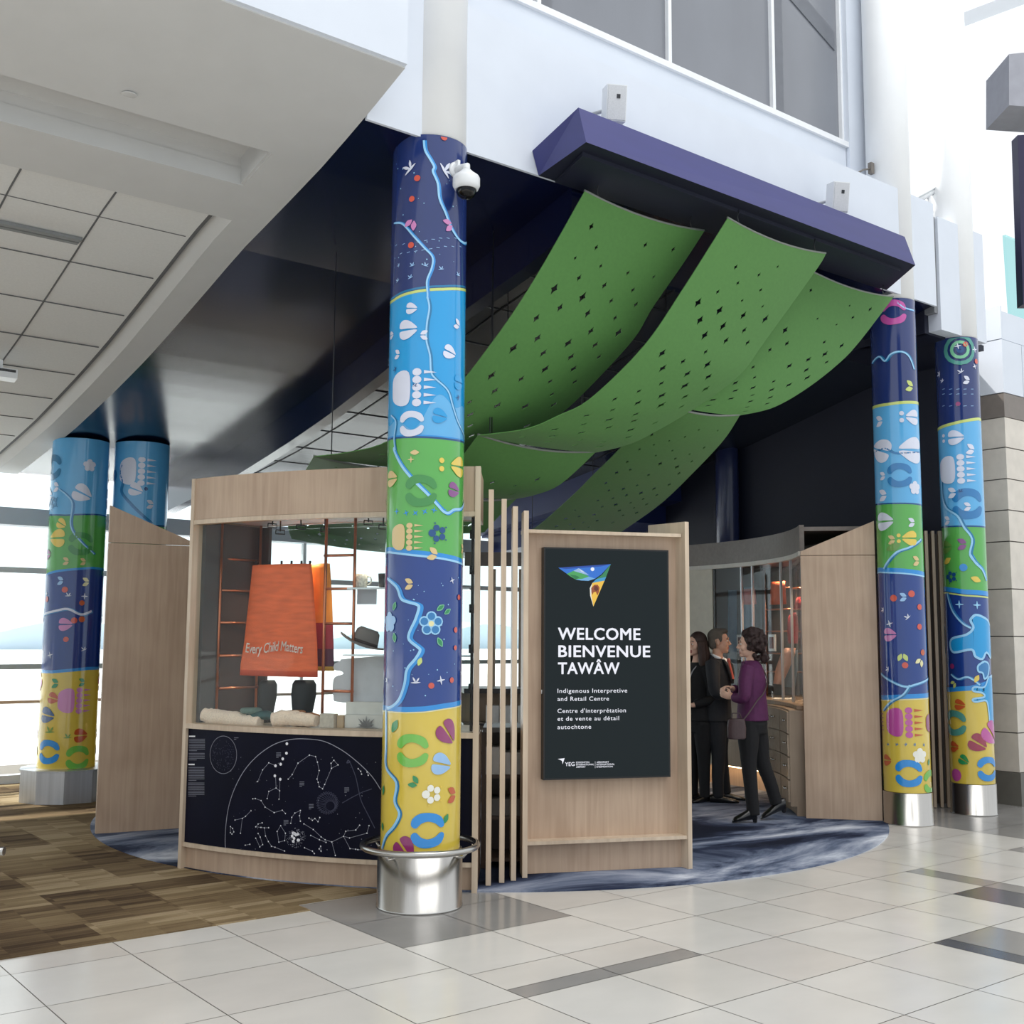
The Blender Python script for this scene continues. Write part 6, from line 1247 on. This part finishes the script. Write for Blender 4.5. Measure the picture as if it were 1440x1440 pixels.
def lip_paint(c_, an_):
    f_ = Vector((math.cos(an_), math.sin(an_), 0))
    def fn(p): d_ = p-c_; return 1 if -.078 < d_.z < -.05 and d_.dot(f_) > .077 and abs(d_.dot(Vector((-f_.y, f_.x, 0)))) < .024 else 0
    return fn
solid(G, bman, 'body', [skin_m, lips], man, .006, 2, lip_paint(hc, hA))
face_parts(G, PH['m'], man, (60, 60, 60), (96, 90, 84))
def hair_m(q):
    f_ = Vector((math.cos(hA), math.sin(hA), 0)); Mx = Matrix((f_, Vector((-f_.y, f_.x, 0)), Vector((0, 0, 1)))).transposed()
    q.ell(hc+f_*-.03+Vector((0, 0, .062)), (.098, .085, .085), M=Mx, n=20); q.ell(hc+f_*-.062+Vector((0, 0, .0)), (.06, .08, .085), M=Mx, n=18); q.ell(hc+f_*.03+Vector((0, 0, .112)), (.055, .062, .034), M=Mx, n=16)
    for s_ in (-1, 1): q.ell(hc+f_*.012+Vector((-f_.y, f_.x, 0))*.074*s_+Vector((0, 0, .035)), (.022, .012, .04), M=Mx, n=10)
solid(G, hair_m, 'hair', mat('short_grey_hair', (96, 88, 80), .8, var=.25, scale=120, bump=.5), man, .007, 1)
def jacket_m(q):
    rings(q, [(C(322), .09, .07, A), (C(332), .16, .09, A), (C(352), .205, .105, A), (C(420), .205, .135, A), (C(520), .185, .135, A), (C(620), .185, .13, A), (C(730), .195, .138, A)])
    for s_ in (-1, 1): limb(q, [sh[s_]-lt*.02*s_+Vector((0, 0, .0)), el[s_]*.5+sh[s_]*.5+lt*.02*s_, el[s_], wr_[s_]*.85+el[s_]*.15], [.078, .074, .068, .062, .054, .046])
    q.tube([C(318)+lt*.085-fw*.03, C(306)-fw*.075, C(318)-lt*.085-fw*.03], .022, 10)
solid(G, jacket_m, 'jacket', suit, man, .009, 2)
def onfront(s_off, Y, d): return C(Y)+lt*s_off+fw*d
q = MB(); q.mesh([G.W(p) for p in (onfront(-.05, 318, .075), onfront(.05, 318, .075), onfront(.062, 345, .112), onfront(.04, 400, .142), onfront(0, 470, .152), onfront(-.04, 400, .142), onfront(-.062, 345, .112))], [[0, 1, 2, 3, 4, 5, 6]]); o = q.build('shirt', mat('white_shirt', (232, 232, 236), .7), man); md = o.modifiers.new('cloth', 'SOLIDIFY'); md.thickness = .012
q = MB(); q.tube([G.W(onfront(.055, 322, .05)), G.W(onfront(.058, 303, -.02)), G.W(onfront(0, 292, -.075)), G.W(onfront(-.058, 303, -.02)), G.W(onfront(-.055, 322, .05))], .016, 8); q.build('collar', mat('white_shirt', (232, 232, 236), .7), man)
q = MB(); q.hexa([G.W(onfront(a, Y, d)) for a, Y, d in ((-.018, 336, .118), (.018, 336, .118), (.03, 455, .163), (-.03, 455, .163))], [G.W(onfront(a, Y, d)) for a, Y, d in ((-.018, 336, .13), (.018, 336, .13), (.03, 455, .173), (-.03, 455, .173))]); q.ell(G.W(onfront(0, 332, .122)), (.02, .02, .024), n=10); q.build('tie', mat('red_tie', (176, 84, 74), .5, var=.2, scale=60), man)
def lap(q):
    for s_ in (-1, 1): rings(q, [(onfront(.075*s_, 325, .085), .012, .02, A), (onfront(.085*s_, 360, .125), .03, .018, A), (onfront(.06*s_, 420, .15), .024, .014, A), (onfront(.02*s_, 485, .158), .012, .01, A)], 10)
solid(G, lap, 'lapels', suit, man, .006, 1)
def trous_m(q):
    rings(q, [(C(650), .155, .115, A), (C(715), .165, .122, A), (C(765), .14, .105, A)])
    for s_ in (-1, 1): limb(q, [hp[s_]+Vector((0, 0, .03)), hp[s_]*.4+kn[s_]*.6, kn[s_], kn[s_]*.4+an[s_]*.6, an[s_]+Vector((.01, 0, -.045))], [.102, .094, .08, .073, .066, .06, .058])
solid(G, trous_m, 'trousers', suit, man, .009, 2)
for s_ in (-1, 1):
    def sq(q, s_=s_): a = an[s_]; shoe(q, Vector((a.x-.075, a.y+.02, 0)), Vector((a.x+.215, a.y-.05, 0)), .046, .085)
    solid(G, sq, 'shoe', shoe_black, man, .007, 1)

# --- the woman in the purple jacket
G = Fig((8.41, 7.115), 1058, 1159.5, 146.0); L = G.L; G2 = G
w2 = thing('person', 'curly dark-haired person in a purple jacket and black trousers, seen from the side', 'person', tuple(G.b))
A = math.radians(160); fw = Vector((math.cos(A), math.sin(A), 0)); lt = Vector((-fw.y, fw.x, 0)); C = lambda Y, dx=0: L(468+dx, Y)
hc = L(452, 288); hA = math.radians(172)
sh = {1: C(428, -10)+lt*.165, -1: C(428, 10)-lt*.165}; el = {1: L(380, 610, -.23), -1: L(470, 600, .24)}; wr_ = {1: L(322, 612, -.12), -1: L(345, 560, .1)}
hp = {1: L(428, 770, -.075), -1: L(492, 770, .075)}; kn = {1: L(428, 1030, -.08), -1: L(540, 1030, .09)}; an = {1: L(448, 1310, -.08), -1: L(622, 1255, .1)}
def b2_(q):
    PH['w'] = head(q, hc, hA, .98, .92); q.tube([hc+Vector((.02, 0, -.07)), L(466, 380), L(468, 430)], [.047, .048, .07], 16)
    rings(q, [(C(420), .13, .07, A), (C(500), .14, .095, A), (C(610), .125, .09, A), (C(740), .16, .11, A), (C(810), .12, .1, A)])
    for s_ in (-1, 1):
        limb(q, [sh[s_]-lt*.02*s_, el[s_], wr_[s_]], [.045, .04, .036, .032, .024]); limb(q, [hp[s_], kn[s_], an[s_]], [.085, .072, .052, .045, .036]); q.tube([an[s_], an[s_]+Vector((-.03, 0, -.05))], [.034, .03], 10)
    hand(q, wr_[1], Vector((-.8, .3, .25)), Vector((.1, .8, .3)), .7, 1); hand(q, wr_[-1], Vector((-.8, -.5, .1)), Vector((-.1, -.3, -.9)), .8, -1)
solid(G, b2_, 'body', [skin_w, lips], w2, .006, 2, lip_paint(hc, hA)); face_parts(G, PH['w'], w2, (60, 44, 34), (60, 46, 40))
def hair_c(q):
    rs = random.Random(12); q.ell(hc+Vector((.04, 0, .05)), (.108, .102, .108), n=20)
    for i in range(150):
        th = rs.uniform(0, 2*PI); ph = rs.uniform(-.75, 1.45); d_ = Vector((math.cos(th)*math.cos(ph), math.sin(th)*math.cos(ph), math.sin(ph)))
        if d_.x < -.55 and d_.z < .55: continue
        p = hc+Vector((.042, 0, .04))+Vector((d_.x*.118, d_.y*.115, d_.z*.115)); q.ell(p, [rs.uniform(.014, .028)]*3, n=8)
    for i in range(34): q.ell(hc+Vector((rs.uniform(.03, .16), rs.uniform(-.11, .11), rs.uniform(-.14, -.03))), [rs.uniform(.016, .03)]*3, n=8)
solid(G, hair_c, 'hair', mat('curly_brown_hair', (44, 26, 24), .7, var=.4, scale=90, bump=.6), w2, .007, 1)
purple = mat('purple_jacket_cloth', (78, 22, 70), .75, var=.1, scale=30)
def jack2(q):
    rings(q, [(C(385), .075, .06, A), (C(400), .12, .08, A), (C(425), .18, .1, A), (C(500), .182, .128, A), (C(600), .168, .128, A), (C(680), .182, .14, A), (C(760), .196, .148, A)])
    for s_ in (-1, 1): limb(q, [sh[s_]-lt*.02*s_, el[s_]*.5+sh[s_]*.5+lt*.015*s_, el[s_], wr_[s_]*.85+el[s_]*.15], [.07, .068, .064, .058, .05, .042])
    q.tube([C(398, -40)+lt*.07, C(388, 0)-fw*.05, C(398, 30)-lt*.07, C(402, -30)+fw*.05], .02, 10)
solid(G, jack2, 'jacket', purple, w2, .009, 2)
q = MB(); q.tube([G.W(C(405, 30)-lt*.10-fw*.02), G.W(C(392, 10)-lt*.06-fw*.045), G.W(C(388, 0)+lt*.02-fw*.062)], .005, 6); q.build('collar_piping', mat('pale_piping', (190, 160, 176), .6), w2)
def trou2(q):
    rings(q, [(C(730), .165, .125, A), (C(780), .178, .138, A), (C(840), .15, .125, A)])
    for s_ in (-1, 1): limb(q, [hp[s_]+Vector((0, 0, .02)), hp[s_]*.4+kn[s_]*.6, kn[s_], kn[s_]*.4+an[s_]*.6, an[s_]+Vector((.005, 0, -.05 if s_ > 0 else -.05))], [.112, .1, .082, .072, .064, .06, .06])
solid(G, trou2, 'trousers', black_cloth, w2, .009, 2)
for s_, hl_, to_ in ((1, (.03, 0), (-.2, -.015)), (-1, (.085, .07), (-.155, .0))):
    def sq(q, s_=s_, hl_=hl_, to_=to_):
        a = an[s_]; zt_ = 0.0 if s_ > 0 else .0; shoe(q, Vector((a.x+hl_[0], a.y, .035+hl_[1])), Vector((a.x+to_[0], a.y-.03, 0.006)), .044, .11)
        q.tube([Vector((a.x+hl_[0]-.012, a.y, hl_[1]*.9+.004)), Vector((a.x+hl_[0]-.012, a.y, .06+hl_[1]))], [.02, .026], 10)
    solid(G, sq, 'shoe', shoe_black, w2, .006, 1)
# shoulder bag carried by the woman
bgp = G.W(L(325, 790, -.3)); bag = thing('handbag', 'small dark brown shoulder bag on a long strap at the purple jacket', 'bag', tuple(bgp)); leather = mat('dark_brown_leather', (66, 48, 50), .45, var=.1, scale=60)
def bagb(q):
    c_ = L(325, 795, -.3); rings(q, [(c_+Vector((0, 0, z_)), a, .038, PI/2) for z_, a in ((-.1, .07), (-.09, .085), (0, .088), (.07, .078), (.085, .06))])
solid(G, bagb, 'pouch', leather, bag, .006, 2)
q = MB(); q.tube([G.W(p) for p in smooth_line([tuple(L(360, 755, -.29)), tuple(L(410, 700, -.265)), tuple(L(470, 630, -.2)), tuple(L(520, 580, -.16)), tuple(L(560, 500, -.03)), tuple(L(540, 420, .1)), tuple(L(490, 395, .13))], 5)], .007, 8); q.build('strap', leather, bag)
q = MB(); q.tube([G.W(L(292, 745, -.3)), G.W(L(300, 705, -.3)), G.W(L(345, 705, -.3)), G.W(L(358, 745, -.3))], .006, 8); q.build('handle', leather, bag)

# --- the woman with long hair and a lanyard
G = Fig((8.93+.062, 8.40-.048), 978, 1131.5, 130.0); L = G.L
w1 = thing('person', 'long brown-haired person in black wearing a lanyard, half hidden by the welcome stand', 'person', tuple(G.b))
A = math.radians(-150); fw = Vector((math.cos(A), math.sin(A), 0)); lt = Vector((-fw.y, fw.x, 0)); C = lambda Y, dx=0: L(98+dx, Y)
hc = L(92, 285); hA = math.radians(-148)
sh = {s_: C(420)+lt*.165*s_ for s_ in (-1, 1)}; el = {s_: C(610)+lt*.215*s_-fw*.04 for s_ in (-1, 1)}; wr_ = {s_: C(660)+lt*.1*s_+fw*.17 for s_ in (-1, 1)}
hp = {s_: C(770)+lt*.085*s_ for s_ in (-1, 1)}; kn = {s_: C(1000)+lt*.09*s_ for s_ in (-1, 1)}; an = {s_: C(1220)+lt*.095*s_ for s_ in (-1, 1)}
def b1_(q):
    PH['v'] = head(q, hc, hA, .97, .9); q.tube([hc-fw*.02+Vector((0, 0, -.07)), C(370), C(420)], [.046, .047, .07], 16)
    rings(q, [(C(415), .13, .07, A), (C(500), .14, .095, A), (C(620), .125, .09, A), (C(750), .155, .11, A), (C(820), .12, .1, A)])
    for s_ in (-1, 1):
        limb(q, [sh[s_]-lt*.02*s_, el[s_], wr_[s_]], [.045, .04, .036, .032, .024]); limb(q, [hp[s_], kn[s_], an[s_]], [.085, .07, .052, .045, .036]); q.tube([an[s_], an[s_]+fw*.02+Vector((0, 0, -.05))], [.034, .028], 10)
        hand(q, wr_[s_], fw*.3-lt*s_*.8+Vector((0, 0, .1)), Vector((0, 0, 1))*.3-fw*.8, .7, s_)
solid(G, b1_, 'body', [skin_w, lips], w1, .006, 2, lip_paint(hc, hA)); face_parts(G, PH['v'], w1, (56, 44, 36), (52, 40, 34))
def hair_l(q):
    f_ = Vector((math.cos(hA), math.sin(hA), 0)); l_ = Vector((-f_.y, f_.x, 0)); Mx = Matrix((f_, l_, Vector((0, 0, 1)))).transposed(); q.ell(hc-f_*.032+Vector((0, 0, .05)), (.102, .094, .1), M=Mx, n=20)
    for k in range(-6, 7):
        a = k/6*1.9; d_ = (-f_*math.cos(a)+l_*math.sin(a)); p0 = hc+Vector((0, 0, .04))-f_*.015+Vector((d_.x*.086, d_.y*.086, 0)); q.tube([p0, p0+d_*.018+Vector((0, 0, -.12)), p0+d_*.03+Vector((0, 0, -.24)), p0+d_*.02+Vector((0, 0, -.33))], [.03, .033, .03, .014], 10)
solid(G, hair_l, 'hair', mat('long_brown_hair', (54, 36, 30), .6, var=.35, scale=60, stretch=(4, 4, .4), bump=.4), w1, .007, 1)
def top1(q):
    rings(q, [(C(392), .075, .06, A), (C(405), .12, .08, A), (C(425), .178, .1, A), (C(500), .172, .125, A), (C(620), .155, .12, A), (C(760), .185, .14, A)])
    for s_ in (-1, 1): limb(q, [sh[s_]-lt*.02*s_, el[s_]*.5+sh[s_]*.5, el[s_], wr_[s_]*.85+el[s_]*.15], [.066, .064, .058, .054, .048, .04])
solid(G, top1, 'top', black_cloth, w1, .009, 2)
def trou1(q):
    rings(q, [(C(720), .165, .125, A), (C(780), .172, .132, A), (C(830), .15, .12, A)])
    for s_ in (-1, 1): limb(q, [hp[s_], hp[s_]*.4+kn[s_]*.6, kn[s_], kn[s_]*.4+an[s_]*.6, an[s_]+Vector((0, 0, -.02))], [.105, .095, .078, .07, .062, .056, .054])
solid(G, trou1, 'trousers', black_cloth, w1, .009, 2)
for s_ in (-1, 1):
    def sq(q, s_=s_): a = an[s_]; shoe(q, Vector((a.x, a.y, 0))-fw*.07, Vector((a.x, a.y, 0))+fw*.18, .042, .08)
    solid(G, sq, 'shoe', shoe_black, w1, .007, 1)
q = MB(); q.tube([G.W(p) for p in smooth_line([tuple(C(398)+lt*.075+fw*.03), tuple(C(450)+lt*.07+fw*.125), tuple(C(540)+lt*.012+fw*.14), tuple(C(540)-lt*.012+fw*.14), tuple(C(450)-lt*.07+fw*.125), tuple(C(398)-lt*.075+fw*.03)], 5)], .006, 6); lan = q.build('lanyard', mat('grey_lanyard', (150, 150, 156), .6), w1)
q = MB(); q.box(tuple(G.W(C(590)+fw*.142)), (.06, .006, .1), math.atan2((RR*fw.x+FF*fw.y).y, (RR*fw.x+FF*fw.y).x)+PI/2); q.build('badge', plastic_white, lan)
